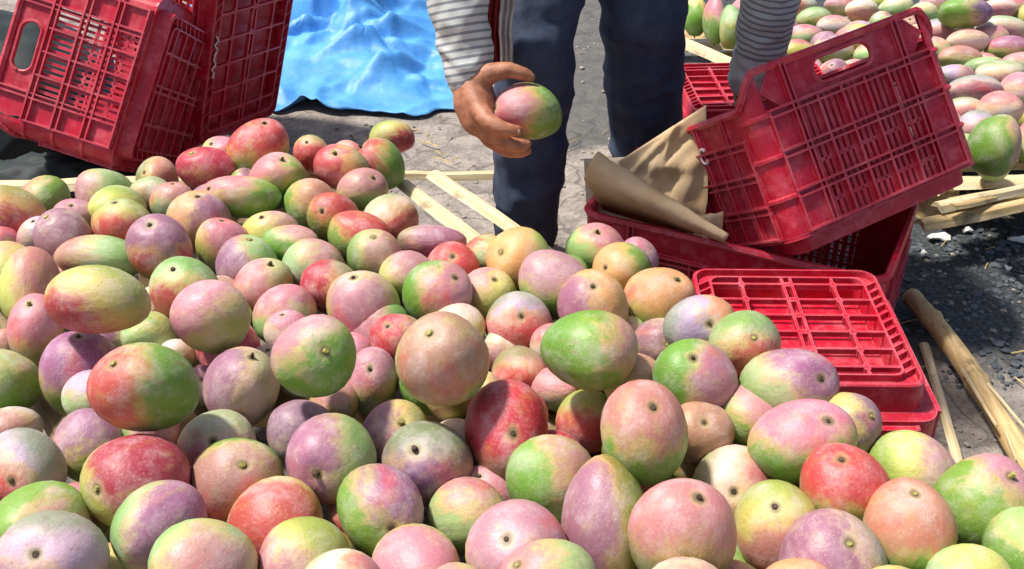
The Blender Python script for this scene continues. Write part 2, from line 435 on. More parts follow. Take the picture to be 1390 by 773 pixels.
# upturned crate in front
d_rot = Matrix.Rotation(R(180), 3, 'X') @ Matrix.Rotation(R(90), 3, 'Z')
upturned = crate('upturned_crate', .345, .335, .300, (.437, 1.370, .312), Matrix.Rotation(R(-1), 3, 'Z') @ d_rot, 'upturned red crate showing its lattice base beside the heap', side_drop=.02, foot=.052)
far_up = crate('upturned_crate', .32, .40, .25, (.575, 2.43, .252), Matrix.Rotation(R(4), 3, 'Z') @ d_rot, 'small far upturned red crate behind the trouser leg', side_drop=.02)
# crates tumbled at the left
A_R = Matrix(((.0317, -.3121, -.9495), (.8648, -.4677, .1826), (-.5011, -.8269, .2551)))
sA = .948
a_loc = Vector((0, 0, 1.27)) + (Vector((-.7883, 2.4627, .2028)) - Vector((0, 0, 1.27))) * sA
crate('tumbled_crate', .46 * sA, .38 * sA, .32 * sA, a_loc, A_R, 'red crate lying on its side at the left, slotted end facing forward', dense=True)
B_z = Vector((-.86, .46, .22)).normalized(); B_x = Vector((.24, .02, .97)); B_x = (B_x - B_z * B_x.dot(B_z)).normalized(); B_y = B_z.cross(B_x)
B_R = Matrix((B_x, B_y, B_z)).transposed()
behind = crate('tumbled_crate', .50, .34, .30, Vector((-.632, 2.56, .30)), B_R, 'red crate standing on end behind the tumbled slotted crate')
# painted marks
def mark(parent, pts, rad, name='painted_mark'):
    bm = bmesh.new(); tube(bm, pts, rad, 6); obj(name, bm, M['white_paint'], parent)
for q in range(3):
    x0 = -.055 + .036 * q
    mark(behind, [(x0 + .011 * k_, -.1345 + .006 * math.sin(2.6 * k_ + q), -.0025) for k_ in range(4)], .0022)
mark(tilted, [(-.045 + .012 * math.cos(R(a)), -.206 - .0095, .215 + .014 * math.sin(R(a))) for a in range(40, 330, 24)], .003)

# ------------------------------------------------------------------ mango beds of split bamboo
def slat(parent, a, b, w, t, mat, name='slat', seed=0, taper=.9):
    """A split-bamboo strip from a to b, local x along the strip, slightly cupped and uneven."""
    a, b = Vector(a), Vector(b); L = (b - a).length; n = max(4, int(L / .06)); bm = bmesh.new(); rows = []
    for i in range(n + 1):
        x = L * i / n; ww = w * (1 + .14 * nz((x, seed, 0), 6, seed)) * (taper + (1 - taper) * (1 - i / n)) / 2; dz = .006 * nz((x, seed, 3), 4, seed); dy = .006 * nz((x, seed, 9), 3, seed)
        rows.append([bm.verts.new((x, y * ww + dy, z + dz)) for y, z in ((-1, -t / 2), (-.6, t * .25), (0, t / 2), (.6, t * .25), (1, -t / 2), (0, -t * .1))])
    for i in range(n):
        for k in range(6): bm.faces.new((rows[i][k], rows[i][(k + 1) % 6], rows[i + 1][(k + 1) % 6], rows[i + 1][k]))
    bm.faces.new(rows[0][::-1]); bm.faces.new(rows[-1])
    bmesh.ops.recalc_face_normals(bm, faces=bm.faces)
    o = obj(name, bm, mat, parent)
    o.location = a; o.rotation_euler = (b - a).to_track_quat('X', 'Z').to_euler(); return o
bed = empty('bamboo_bed', (-.3, 1.3, 0)); tag(bed, 'low bed of pale split bamboo slats under the near mango heap', 'bamboo bed')
def bslat(a, b, *k, **kw):
    o = Vector(bed.location); return slat(bed, Vector(a) - o, Vector(b) - o, *k, **kw)
bslat((-1.05, 2.00, .212), (-.42, 2.045, .212), .045, .018, M['wood'], seed=1)
bslat((-.44, 2.06, .206), (.10, 2.065, .206), .026, .016, M['wood'], seed=2)
dirv = Vector((.58, -.815, 0))
k = 0
for off, start in ((-.162, 2.03), (-.221, 1.985)):
    a = Vector((off, start, .226)); bslat(a, a + dirv * (.50 if k == 0 else .60), .037, .011, M['wood'], seed=10 + k); k += 1
for j in range(11):
    a = Vector((-.36 - .12 * j, 2.01, .214)); L = min(1.75, (.55 - a.x) / .58, 1.75)
    bslat(a, a + dirv * L, .05 + .012 * rnd.random(), .014, M['old_slat'], seed=20 + j)
for j in range(6):
    a = Vector((-1.15, 1.66 - .19 * j, .214)); L = (1.15 + .30 + .09 * j)
    bslat(a, a + dirv * min(1.2, (a.y - .55) / .815), .05, .014, M['old_slat'], seed=40 + j)
for j in range(5):
    a = Vector((-.02 + .13 * j, 1.10 - .02 * j, .216)); bslat(a + Vector((0, .08, 0)), a + dirv * .65, .05, .014, M['old_slat'], seed=50 + j)
for y, x0, x1, z in ((1.90, -1.2, -.24, .19), (1.30, -1.3, .22, .19), (.78, -1.0, .80, .19)):
    bm = bmesh.new(); tube(bm, [(x0, y, z), ((x0 + x1) / 2, y + .01, z - .003), (x1, y, z)], .022, 9); o = obj('crossbar', bm, M['bark'], bed); o.location = -Vector(bed.location)
    for x in (x0 + .12, (x0 + x1) / 2, x1 - .08):
        bm = bmesh.new(); tube(bm, [(x, y, 0), (x + .004, y, z - .012)], [.045, .04], 8); o = obj('support_block', bm, M['bark'], bed); o.location = -Vector(bed.location)
bed2 = empty('bamboo_bed', (1.2, 2.7, 0)); tag(bed2, 'bed of split bamboo and dry stalks under the far mango heap', 'bamboo bed')
def b2(a, b, *k, **kw):
    o = Vector(bed2.location); return slat(bed2, Vector(a) - o, Vector(b) - o, *k, **kw)
b2((.40, 3.10, .150), (.72, 2.66, .150), .050, .02, M['wood'], name='edge_board', seed=70)
b2((.72, 2.66, .118), (.96, 2.16, .118), .050, .02, M['wood'], name='edge_board', seed=71)
b2((.86, 2.02, .112), (1.36, 2.19, .108), .040, .02, M['bark'], name='stalk', seed=72)
b2((.90, 2.055, .134), (1.25, 2.175, .142), .034, .018, M['wood'], name='stalk', seed=73, taper=.6)
b2((.95, 2.10, .118), (1.45, 2.27, .118), .045, .02, M['bark'], name='stalk', seed=74)
b2((.92, 2.03, .150), (1.08, 2.12, .128), .022, .01, M['bark'], name='stalk', seed=75, taper=.5)
for j in range(13):
    y = 2.20 + .085 * j; x0 = .97 - .50 * (y - 2.16) / .98
    b2((x0, y, .116), (x0 + .95, y + .06, .116), .06, .014, M['bark'] if j % 2 else M['wood'], seed=80 + j)
for j in range(3):
    y = 2.25 + .36 * j; x0 = .97 - .50 * (y - 2.16) / .98
    for x in (x0 + .06, x0 + .5):
        bm = bmesh.new(); tube(bm, [(x, y, 0), (x, y + .004, .107)], [.05, .045], 8); o = obj('support_block', bm, M['bark'], bed2); o.location = -Vector(bed2.location)

# bamboo pole on the ground at right, with nodes and a split
def pole():
    a, b = Vector((.806, 1.86, .034)), Vector((.872, 1.12, .034)); L = (b - a).length; bm = bmesh.new()
    n = 60; pts, rad = [], []
    for i in range(n + 1):
        t = i / n; p = a.lerp(b, t) - a; p += Vector((.010 * math.sin(t * 5), 0, .003 * math.sin(t * 9)))
        node = max(math.exp(-((t - q) / .008) ** 2) for q in (.12, .38, .66, .93)); r = .019 + .004 * t + .0045 * node - .003 * math.exp(-((t - .5) / .07) ** 2)
        pts.append(p); rad.append(r)
    tube(bm, pts, rad, 14)
    for v in bm.verts: v.co += v.co.normalized() * .002 * nz(v.co, 40, 3)
    root = obj('bamboo_pole', bm, M['pole'], smooth=True); root.location = a
    tag(root, 'thick bamboo pole lying on the ground at the right edge', 'pole')
    for j, (t0, t1, off, w) in enumerate(((.36, .58, -.018, .008), (.42, .62, .012, .006), (.60, .70, -.026, .004))):
        p0, p1 = a.lerp(b, t0) - a, a.lerp(b, t1) - a
        slat(root, p0 + Vector((off * .7, 0, .020)), p1 + Vector((off * 1.5, 0, .026)), w, .005, M['wood'], name='split_strip', seed=90 + j, taper=.4)
pole()
o = slat(None, (.792, 1.72, .016), (.742, 1.36, .012), .020, .007, M['wood'], name='loose_bamboo_strip', seed=97); tag(o, 'pale thin bamboo strip lying flat between pole and upturned crate', 'bamboo strip')

# ------------------------------------------------------------------ mangoes
PAL = dict(g=srgb(128, 172, 66), m=srgb(170, 200, 132), y=srgb(212, 208, 112), d=srgb(158, 136, 70), l=srgb(202, 176, 196), w=srgb(232, 216, 194),
           o=srgb(232, 168, 110), k=srgb(208, 140, 146), p=srgb(166, 114, 138), r=srgb(206, 84, 80), c=srgb(188, 56, 74), t=srgb(198, 144, 122), v=srgb(138, 94, 140))
PAL = {k_: tuple(ch * .74 for ch in v_[:3]) + (1,) for k_, v_ in PAL.items()}
TILT = R(36); RX = Vector((1, 0, 0)); RU = Vector((0, math.sin(TILT), math.cos(TILT))); RV = Vector((0, -math.cos(TILT), math.sin(TILT)))
NS, NR = 26, 18
_dirs = []
for j in range(NR + 1):
    th_ = math.pi * (j / NR) ** 1.0
    if j in (0, NR): _dirs.append((th_, 0)); continue
    for i in range(NS): _dirs.append((th_, 2 * math.pi * i / NS))
_faces = []
for i in range(NS): _faces.append((0, 1 + i, 1 + (i + 1) % NS))
for j in range(NR - 2):
    for i in range(NS):
        a = 1 + j * NS; b = a + NS; _faces.append((a + i, b + i, b + (i + 1) % NS, a + (i + 1) % NS))
last = 1 + (NR - 1) * NS
for i in range(NS): _faces.append((last, 1 + (NR - 2) * NS + (i + 1) % NS, 1 + (NR - 2) * NS + i))
TH = np.array([d[0] for d in _dirs]); PH = np.array([d[1] for d in _dirs])
def mango(line, idx):
    a, label = line.split('|'); a = a.split(); f = [float(q) for q in a[:12]]; base, blush, amt, vis = a[12], a[13], float(a[14]), int(a[15])
    rg = random.Random(1000 + idx)
    loc = Vector(f[0:3]); rx, ry, rv = f[3:6]; ax = Vector(f[6:9]).normalized(); bd = np.array(f[9:12]); bd /= np.linalg.norm(bd)
    # unit mango, stem at +z: a plump ovoid, shoulder on one side, small beak, stem dimple
    s, c = np.sin(TH), np.cos(TH)
    rad = 1 + .035 * np.cos(2 * TH) - .045 * np.exp(-((TH - math.pi) / .5) ** 2) * -1 * 0
    rad *= 1 - rg.uniform(.02, .13) * (1 - c) / 2
    rad -= rg.uniform(.06, .12) * np.exp(-(TH / .24) ** 2)
    lop = rg.uniform(.02, .06); rad *= 1 + lop * np.cos(PH) * s * (.4 + .6 * c)
    flat = rg.uniform(.90, .98)
    ph0, ph1 = rg.uniform(0, 6.28), rg.uniform(0, 6.28)
    rad *= 1 + .012 * np.sin(3 * PH + ph0) * s ** 2 + .014 * np.sin(2 * PH + ph1) * s
    w_ = [rg.uniform(-3, 3) for _ in range(6)]
    rad *= 1 + .022 * np.sin(w_[0] + 2.1 * s * np.cos(PH + w_[1]) + 1.8 * c) + .016 * np.sin(w_[2] + 3.6 * s * np.sin(PH + w_[3]) - 2.6 * c)
    P = np.stack([rad * s * np.cos(PH), rad * s * np.sin(PH) * flat, rad * c], 1)
    P[:, 0] += rg.uniform(.06, .17) * (c * c - .35) + rg.uniform(-.03, .03) * c
    bk = np.array([math.sin(2.75), 0, math.cos(2.75)]); dn = P / np.linalg.norm(P, axis=1, keepdims=True)
    P += dn * (rg.uniform(.02, .06) * np.exp(-(np.arccos(np.clip(dn @ bk, -1, 1)) / .30) ** 2))[:, None]
    q = Vector((0, 0, 1)).rotation_difference(ax).to_matrix() @ Matrix.Rotation(rg.uniform(0, 6.28), 3, 'Z')
    W_ = P @ np.array(q).T
    ex_ = W_ @ np.array(RX); eu = W_ @ np.array(RU); ev = W_ @ np.array(RV)
    V_ = np.outer(ex_ * rx, RX) + np.outer(eu * ry, RU) + np.outer(ev * rv, RV)
    me = bpy.data.meshes.new('mango'); me.from_pydata(V_.tolist(), [], _faces); me.polygons.foreach_set("use_smooth", [True] * len(me.polygons))
    n = len(V_); dirs = W_ / np.linalg.norm(W_, axis=1, keepdims=True)
    jit = lambda col, k: [min(1, max(0, ch * (1 + rg.uniform(-k, k)))) for ch in col[:3]] + [1]
    for nm, cc in (("base_col", jit(PAL[base], .12)), ("blush_col", jit(PAL[blush], .14))):
        at = me.attributes.new(nm, 'FLOAT_COLOR', 'POINT'); at.data.foreach_set("color", np.tile(cc, n))
    thr = 1.0 - 1.75 * amt
    prm = np.stack([dirs @ bd, np.full(n, thr), TH], 1)
    at = me.attributes.new("prm", 'FLOAT_VECTOR', 'POINT'); at.data.foreach_set("vector", prm.ravel())
    at = me.attributes.new("loc", 'FLOAT_VECTOR', 'POINT'); at.data.foreach_set("vector", P.ravel())
    o = obj('mango', me, M['mango']); o.location = loc
    far = loc.y > 2.2 and loc.x > .4
    tag(o, label, 'mango', 'mangoes in the far heap' if far else 'mangoes in the near heap' if 'gripped' not in label else None)
    # stem stub in the dimple
    top = Vector(V_[0]); r_ = (rx * ry) ** .5; nrm = top.normalized()
    bm = bmesh.new(); L = rg.choice([.03, .04, .06, .14]) * r_; sr = rg.uniform(.045, .068) * r_
    tube(bm, [top - nrm * .05 * r_, top + nrm * L * .5, top + nrm * L], [sr * 1.15, sr, sr * .8], 8)
    obj('stem', bm, M['stem'] if rg.random() < .75 else M['stem_pale'], o)
    return o
TABLE = """-0.500 0.847 0.362 0.0647 0.0628 0.0663 0.01 -0.61 0.79 0.00 -0.82 -0.57 l p 0.50 1|lilac mango filling the bottom left corner of the near heap
-0.557 0.933 0.321 0.0625 0.0606 0.0640 0.22 0.92 -0.33 0.94 -0.27 0.19 g k 0.15 0|green mango, above left of the lilac corner mango
-0.410 0.916 0.339 0.0568 0.0586 0.0600 0.43 0.90 -0.09 0.94 -0.27 0.19 m p 0.60 0|pale green mango with mauve right side, below the large crimson and yellow mango
-0.340 0.844 0.351 0.0598 0.0580 0.0612 0.36 0.92 -0.11 0.60 -0.65 0.47 m k 0.40 0|pale green mango with pink front, below right of the large crimson and yellow mango
-0.285 0.961 0.298 0.0623 0.0604 0.0638 -0.66 0.55 -0.51 0.00 -0.81 0.59 y r 0.62 0|yellow mango with red front, left of the green and mauve front mango
-0.239 0.888 0.317 0.0545 0.0528 0.0558 0.63 0.69 -0.36 -0.67 -0.66 -0.34 y k 0.65 0|yellow mango with pink lower left, below left of the green and mauve front mango
-0.187 0.825 0.334 0.0510 0.0494 0.0522 0.53 0.31 -0.79 0.94 -0.27 0.19 w k 0.30 0|cream mango with pink right side, below left of the purple mango with yellow stem
-0.110 0.890 0.300 0.0594 0.0576 0.0609 -0.05 0.50 -0.86 0.00 -0.81 0.59 y k 0.62 0|yellow mango with pink front, below right of the green and mauve front mango
-0.059 0.825 0.318 0.0470 0.0456 0.0482 0.08 0.83 -0.55 0.00 0.29 0.96 m k 0.10 0|pale green mango, below the purple mango with yellow stem
0.008 0.895 0.321 0.0654 0.0634 0.0670 -0.23 -0.37 0.90 0.00 0.29 0.96 y k 0.75 1|pink-topped yellow mango, below the large deep crimson mango
0.042 0.814 0.361 0.0541 0.0525 0.0554 -0.60 -0.16 0.79 -0.94 -0.27 0.19 m k 0.60 1|pale green mango with pink left side, left of the largest pink-topped front mango
0.108 0.935 0.336 0.0566 0.0740 0.0673 -0.19 -0.20 -0.96 -0.94 -0.27 0.19 d p 0.50 0|olive mango with mauve left side, below left of the tall tan-topped green mango
0.184 0.865 0.383 0.0649 0.0640 0.0670 0.29 -0.15 0.95 0.00 0.29 0.96 d k 0.62 1|largest front mango, pink top and olive base, at the bottom edge
0.180 0.765 0.383 0.0556 0.0535 0.0568 -0.15 0.43 -0.89 0.00 0.29 0.96 w k 0.20 0|cream mango, below the largest pink-topped front mango
0.310 0.930 0.324 0.0568 0.0604 0.0609 -0.23 -0.43 0.88 0.00 -0.82 -0.57 y t 0.60 1|yellow mango with tan underside, below left of the red-topped green mango at right front
0.354 0.855 0.348 0.0629 0.0610 0.0644 0.10 -0.41 0.90 -0.94 -0.27 0.19 l p 0.70 1|lilac mango with mauve left side, below the red-topped green mango at right front
0.302 0.795 0.363 0.0451 0.0437 0.0462 -0.38 -0.10 0.92 0.00 0.29 0.96 w o 0.40 1|orange-topped cream mango, below right of the largest pink-topped front mango
0.447 0.894 0.356 0.0599 0.0581 0.0614 -0.04 -0.03 1.00 0.00 0.29 0.96 g t 0.65 1|tan-topped green mango, below right of the red-topped green mango at right front
0.395 0.787 0.363 0.0449 0.0435 0.0459 0.56 0.55 -0.63 -0.94 -0.27 0.19 y k 0.10 0|yellow mango, below left of the green mango near the bamboo pole
0.488 0.814 0.358 0.0492 0.0477 0.0504 0.37 0.31 -0.88 0.00 0.29 0.96 m y 0.20 0|pale green mango, below the green mango near the bamboo pole
0.568 0.854 0.364 0.0513 0.0547 0.0551 0.21 0.70 -0.68 0.00 0.29 0.96 g m 0.30 0|pale green-topped green mango, below right of the green mango near the bamboo pole
0.551 0.949 0.347 0.0642 0.0623 0.0658 0.20 -0.34 0.92 0.67 0.12 0.74 g k 0.38 1|green mango with pink upper right beside the bamboo pole, near the right edge
0.391 0.963 0.357 0.0562 0.0546 0.0576 -0.15 -0.16 0.98 0.00 0.29 0.96 g r 0.70 1|red-topped green mango with dark stem scar in the right front
0.496 1.035 0.323 0.0557 0.0541 0.0571 0.58 -0.63 0.52 0.94 -0.27 0.19 y k 0.40 1|yellow mango with pink right side, right of the red-topped green mango at right front
0.355 1.035 0.365 0.0702 0.0558 0.0651 0.22 -0.36 0.91 0.00 0.29 0.96 g k 0.42 1|pink-topped green mango, below the wide mango against the upturned crate
0.426 1.094 0.342 0.0493 0.0478 0.0505 0.48 -0.53 0.70 0.94 -0.27 0.19 y p 0.50 1|yellow mango with mauve right side, above the red-topped green mango at right front
0.274 1.019 0.305 0.0575 0.0554 0.0587 -0.14 -0.70 0.70 0.94 -0.27 0.19 w k 0.35 1|cream mango with pink right side, above right of the largest pink-topped front mango
0.240 1.089 0.336 0.0462 0.0448 0.0473 0.08 -0.49 0.87 0.00 -0.81 0.59 y t 0.70 1|yellow mango with tan front, right of the tall tan-topped green mango
0.227 1.220 0.266 0.0466 0.0452 0.0477 -0.50 0.86 -0.06 0.00 0.29 0.96 m y 0.20 0|pale green mango, above right of the tall tan-topped green mango
0.157 1.013 0.400 0.0575 0.0683 0.0652 0.14 -0.38 0.91 0.00 0.29 0.96 g t 0.52 1|tall tan-topped green mango standing up in the near heap, stem facing up
0.312 1.118 0.339 0.0490 0.0475 0.0502 -0.66 0.72 -0.23 0.67 0.12 0.74 g k 0.65 0|green mango with pink upper right, below left of the wide mango against the upturned crate
0.362 1.149 0.364 0.0700 0.0571 0.0657 0.42 -0.63 0.65 0.67 0.12 0.74 m p 0.50 1|wide pale green and mauve mango lying against the upturned crate
0.320 1.235 0.368 0.0540 0.0523 0.0553 0.13 -0.64 0.75 0.00 -0.82 -0.57 m r 0.50 1|pale green mango with red underside, above left of the wide mango against the upturned crate
0.239 1.156 0.366 0.0604 0.0586 0.0619 -0.02 -0.35 0.94 0.94 -0.27 0.19 g k 0.45 1|green mango with pink right side, left of the wide mango against the upturned crate
0.268 1.299 0.357 0.0572 0.0518 0.0566 0.07 -0.81 0.58 0.94 -0.27 0.19 l o 0.30 1|lilac mango with orange right side, right of the big plain green mango
0.228 1.349 0.281 0.0531 0.0515 0.0544 0.04 -0.77 0.64 -0.94 -0.27 0.19 y p 0.60 1|yellow mango with mauve left side, above the tall tan-topped green mango
0.229 1.444 0.303 0.0577 0.0560 0.0591 0.40 -0.18 0.90 0.00 0.29 0.96 y o 0.70 1|orange-topped yellow mango, below right of the mango nearest the paper-lined crate
0.185 1.556 0.287 0.0566 0.0498 0.0552 -0.63 -0.55 0.55 -0.94 -0.27 0.19 g o 0.50 1|green mango with orange left side, above the big plain green mango
0.146 1.640 0.274 0.0583 0.0501 0.0562 -0.07 -0.29 0.95 0.67 0.12 0.74 m k 0.40 1|pale green and pink mango nearest the paper-lined crate
0.123 1.402 0.315 0.0641 0.0617 0.0654 -0.04 -0.41 0.91 -0.94 -0.27 0.19 o p 0.50 1|orange mango with mauve left side, below the mango nearest the paper-lined crate
0.069 1.494 0.299 0.0630 0.0611 0.0645 0.60 0.34 -0.73 0.00 0.29 0.96 g k 0.55 0|pink-topped green mango, below left of the mango nearest the paper-lined crate
0.014 1.585 0.286 0.0619 0.0601 0.0634 -0.52 -0.50 0.69 -0.94 -0.27 0.19 y o 0.75 1|yellow mango with orange left side, right of the bright red mango by the slats
-0.039 1.505 0.270 0.0511 0.0495 0.0523 0.21 -0.29 0.93 -0.67 0.12 0.74 y k 0.40 1|yellow mango with pink upper left, below right of the bright red mango by the slats
0.011 1.410 0.278 0.0609 0.0578 0.0617 0.04 -0.66 0.75 0.00 -0.82 -0.57 l r 0.60 1|lilac mango with red underside, left of the big plain green mango
-0.015 1.371 0.260 0.0360 0.0396 0.0393 -0.51 0.50 -0.70 0.00 -0.82 -0.57 w k 0.60 0|cream mango with pink underside, right of the big tan and green mango
0.104 1.165 0.410 0.0695 0.0582 0.0661 -0.45 0.88 -0.16 0.94 -0.27 0.19 g k 0.22 0|big plain green mango perched on top, right of the heap centre
0.064 1.354 0.278 0.0426 0.0414 0.0437 0.20 0.43 -0.88 0.00 0.29 0.96 w k 0.50 0|pink-topped cream mango, above right of the large deep crimson mango
0.011 1.304 0.265 0.0441 0.0441 0.0458 0.42 -0.90 0.07 0.00 -0.82 -0.57 k r 0.60 1|pink mango with red underside, above the large deep crimson mango
-0.007 1.118 0.310 0.0619 0.0733 0.0701 0.14 -0.66 0.74 0.00 0.29 0.96 d c 0.92 1|large deep crimson mango at the centre of the near heap
0.104 1.190 0.270 0.0491 0.0502 0.0516 0.61 0.36 -0.70 0.00 -0.82 -0.57 y r 0.70 0|yellow mango with red underside, left of the tall tan-topped green mango
0.048 1.022 0.318 0.0612 0.0594 0.0627 0.65 0.50 -0.58 0.67 0.12 0.74 g k 0.30 0|green mango with pink upper right, below right of the large deep crimson mango
-0.055 0.985 0.291 0.0519 0.0503 0.0531 -0.66 0.51 -0.55 0.00 0.29 0.96 m k 0.30 0|pink-topped pale green mango, below right of the purple mango with yellow stem
-0.160 0.974 0.315 0.0623 0.0614 0.0643 0.31 -0.86 0.41 0.67 0.12 0.74 g p 0.42 1|green mango with mauve upper right and yellowish stem, in the front middle
-0.109 1.068 0.298 0.0655 0.0635 0.0670 -0.22 -0.47 0.86 0.00 -0.82 -0.57 p v 0.45 1|purple mango with pale yellow stem in the near heap
-0.229 1.058 0.320 0.0596 0.0625 0.0635 -0.11 -0.93 0.34 -0.94 -0.27 0.19 m p 0.65 1|pale green mango with mauve left side, above left of the green and mauve front mango
-0.159 1.158 0.272 0.0525 0.0509 0.0537 0.19 -0.55 0.82 -0.94 -0.27 0.19 y p 0.60 1|yellow mango with mauve left side, above left of the purple mango with yellow stem
-0.289 1.166 0.269 0.0495 0.0480 0.0507 0.60 0.42 -0.68 0.00 0.29 0.96 l p 0.70 0|mauve-topped lilac mango, below the big green and pink mango
-0.349 1.040 0.296 0.0644 0.0625 0.0660 0.25 -0.44 0.86 0.00 -0.81 0.59 g t 0.33 1|green mango with tan front, right of the large crimson and yellow mango
-0.459 1.007 0.326 0.0663 0.0682 0.0699 -0.40 -0.74 0.54 0.67 0.12 0.74 y c 0.62 1|yellow mango with crimson upper right and stem on its left, in the left front
-0.575 1.139 0.270 0.0488 0.0509 0.0518 -0.28 0.93 -0.24 0.00 0.29 0.96 g p 0.60 0|mauve-topped green mango, above left of the large crimson and yellow mango
-0.618 1.044 0.311 0.0593 0.0574 0.0606 0.16 -0.80 0.58 -0.67 -0.66 -0.34 l r 0.55 1|lilac mango with red lower left, above the lilac corner mango
-0.698 1.181 0.261 0.0414 0.0388 0.0417 0.16 0.84 -0.52 0.00 -0.81 0.59 w t 0.40 0|cream mango with tan front, left of the large crimson and yellow mango
-0.741 1.273 0.272 0.0535 0.0519 0.0548 0.30 0.31 -0.90 0.00 0.29 0.96 g m 0.20 0|green mango, below left of the big oval yellow mango
-0.396 1.128 0.274 0.0557 0.0541 0.0571 0.16 -0.54 0.83 0.00 -0.82 -0.57 w k 0.70 1|cream mango with pink underside, above right of the large crimson and yellow mango
-0.465 1.097 0.402 0.0718 0.0610 0.0688 -0.34 -0.32 0.89 -0.94 -0.27 0.19 g r 0.45 1|big red-cheeked green mango perched on top of the near heap at left
-0.593 1.215 0.291 0.0439 0.0426 0.0449 -0.25 0.55 -0.80 0.00 0.29 0.96 m l 0.40 0|lilac-topped pale green mango, left of the big red-cheeked green mango
-0.630 1.280 0.283 0.0637 0.0660 0.0675 0.15 0.22 0.96 0.00 0.29 0.96 d p 0.65 1|mauve-topped olive mango, below the big oval yellow mango
-0.562 1.390 0.266 0.0460 0.0446 0.0471 0.31 0.42 -0.85 0.00 0.29 0.96 m g 0.20 0|pale green mango, above the big red-cheeked green mango
-0.513 1.349 0.257 0.0357 0.0346 0.0366 -0.05 0.43 -0.90 0.00 0.29 0.96 m w 0.30 0|cream-topped pale green mango, above right of the big red-cheeked green mango
-0.453 1.285 0.256 0.0346 0.0346 0.0359 0.16 -0.55 0.82 0.00 0.29 0.96 w k 0.40 1|pink-topped cream mango, right of the big red-cheeked green mango
-0.380 1.223 0.304 0.0614 0.0596 0.0629 0.37 0.03 0.93 -0.94 -0.27 0.19 w p 0.60 1|cream mango with mauve left side, below left of the big green and pink mango
-0.430 1.352 0.274 0.0557 0.0540 0.0570 -0.08 0.04 1.00 0.00 -0.81 0.59 l c 0.80 1|lilac mango with crimson front, below left of the pink-topped middle mango
-0.262 1.172 0.397 0.0644 0.0603 0.0648 0.39 -0.74 0.54 -0.67 0.12 0.74 g k 0.42 1|big round green and pink mango perched on top, left of the heap centre
-0.205 1.282 0.268 0.0435 0.0527 0.0498 0.00 -0.57 0.82 0.00 0.29 0.96 d k 0.60 1|pink-topped olive mango, below right of the big green and pink mango
-0.167 1.352 0.288 0.0519 0.0503 0.0531 -0.39 -0.32 0.87 -0.94 -0.27 0.19 k c 0.70 1|pink mango with crimson left side, left of the big tan and green mango
-0.086 1.136 0.418 0.0641 0.0681 0.0687 -0.34 -0.38 0.86 0.00 -0.81 0.59 g t 0.52 1|big round tan and green mango perched on top at the heap centre
-0.083 1.393 0.282 0.0470 0.0456 0.0482 -0.37 0.93 -0.10 0.00 0.29 0.96 y w 0.30 0|cream-topped yellow mango, above right of the big tan and green mango
-0.121 1.463 0.300 0.0608 0.0590 0.0623 0.50 -0.28 0.82 0.94 -0.27 0.19 g k 0.50 1|green mango with pink right side, below left of the bright red mango by the slats
-0.100 1.588 0.271 0.0544 0.0472 0.0527 0.02 -0.60 0.80 0.00 0.29 0.96 k r 0.90 1|bright red mango beside the bare bamboo slats
-0.171 1.538 0.284 0.0542 0.0494 0.0538 0.63 0.49 -0.61 0.67 0.12 0.74 y k 0.60 0|yellow mango with pink upper right, left of the bright red mango by the slats
-0.147 1.676 0.269 0.0620 0.0382 0.0506 0.94 0.13 -0.33 0.94 -0.27 0.19 k p 0.80 0|pink mango with mauve right side, above left of the bright red mango by the slats
-0.233 1.441 0.285 0.0691 0.0651 0.0697 -0.17 0.03 0.99 0.00 -0.81 0.59 y k 0.40 1|yellow mango with pink front, above right of the big green and pink mango
-0.211 1.418 0.273 0.0539 0.0522 0.0552 -0.69 -0.41 0.60 -0.94 -0.27 0.19 m k 0.60 1|pale green mango with pink left side, above left of the big tan and green mango
-0.231 1.598 0.286 0.0530 0.0514 0.0543 0.07 -0.27 0.96 0.94 -0.27 0.19 m t 0.60 1|pale green mango with tan right side, above right of the pink-topped middle mango
-0.299 1.516 0.283 0.0524 0.0506 0.0536 0.46 0.56 -0.69 -0.94 -0.27 0.19 k c 0.60 0|pink mango with crimson left side, above the big green and pink mango
-0.338 1.587 0.276 0.0582 0.0524 0.0575 0.11 0.27 -0.96 0.67 0.12 0.74 m k 0.40 0|pale green mango with pink upper right, below the pink and green back mango
-0.360 1.444 0.276 0.0576 0.0559 0.0590 -0.60 0.35 -0.72 0.00 0.29 0.96 m k 0.55 0|pink-topped pale green mango in the left middle of the heap
-0.409 1.517 0.280 0.0531 0.0490 0.0530 0.32 -0.05 0.95 -0.94 -0.27 0.19 y k 0.70 1|yellow mango with pink left side, above left of the pink-topped middle mango
-0.450 1.585 0.277 0.0568 0.0523 0.0567 0.24 0.10 0.97 -0.94 -0.27 0.19 m p 0.55 1|pale green mango with mauve left side, right of the round mauve and crimson mango
-0.433 1.310 0.365 0.0579 0.0562 0.0593 0.60 0.36 -0.71 -0.67 0.12 0.74 y k 0.65 0|yellow mango with pink upper left, left of the pink-topped middle mango
-0.516 1.459 0.308 0.0593 0.0575 0.0607 -0.10 -0.33 0.94 0.00 -0.82 -0.57 m r 0.60 1|pale green mango with red underside, below right of the round mauve and crimson mango
-0.579 1.286 0.409 0.0755 0.0547 0.0668 -0.95 0.29 -0.11 -0.67 -0.66 -0.34 y c 0.36 0|big oval yellow mango with crimson belly perched at left, near the heap edge
-0.694 1.579 0.298 0.0747 0.0432 0.0591 0.95 0.19 -0.25 -0.94 -0.27 0.19 m t 0.45 0|pale green mango with tan left side, above the big oval yellow mango
-0.772 1.482 0.295 0.0527 0.0664 0.0615 -0.06 0.86 0.50 0.67 0.12 0.74 y t 0.40 0|yellow mango with tan upper right, left of the big oval yellow mango
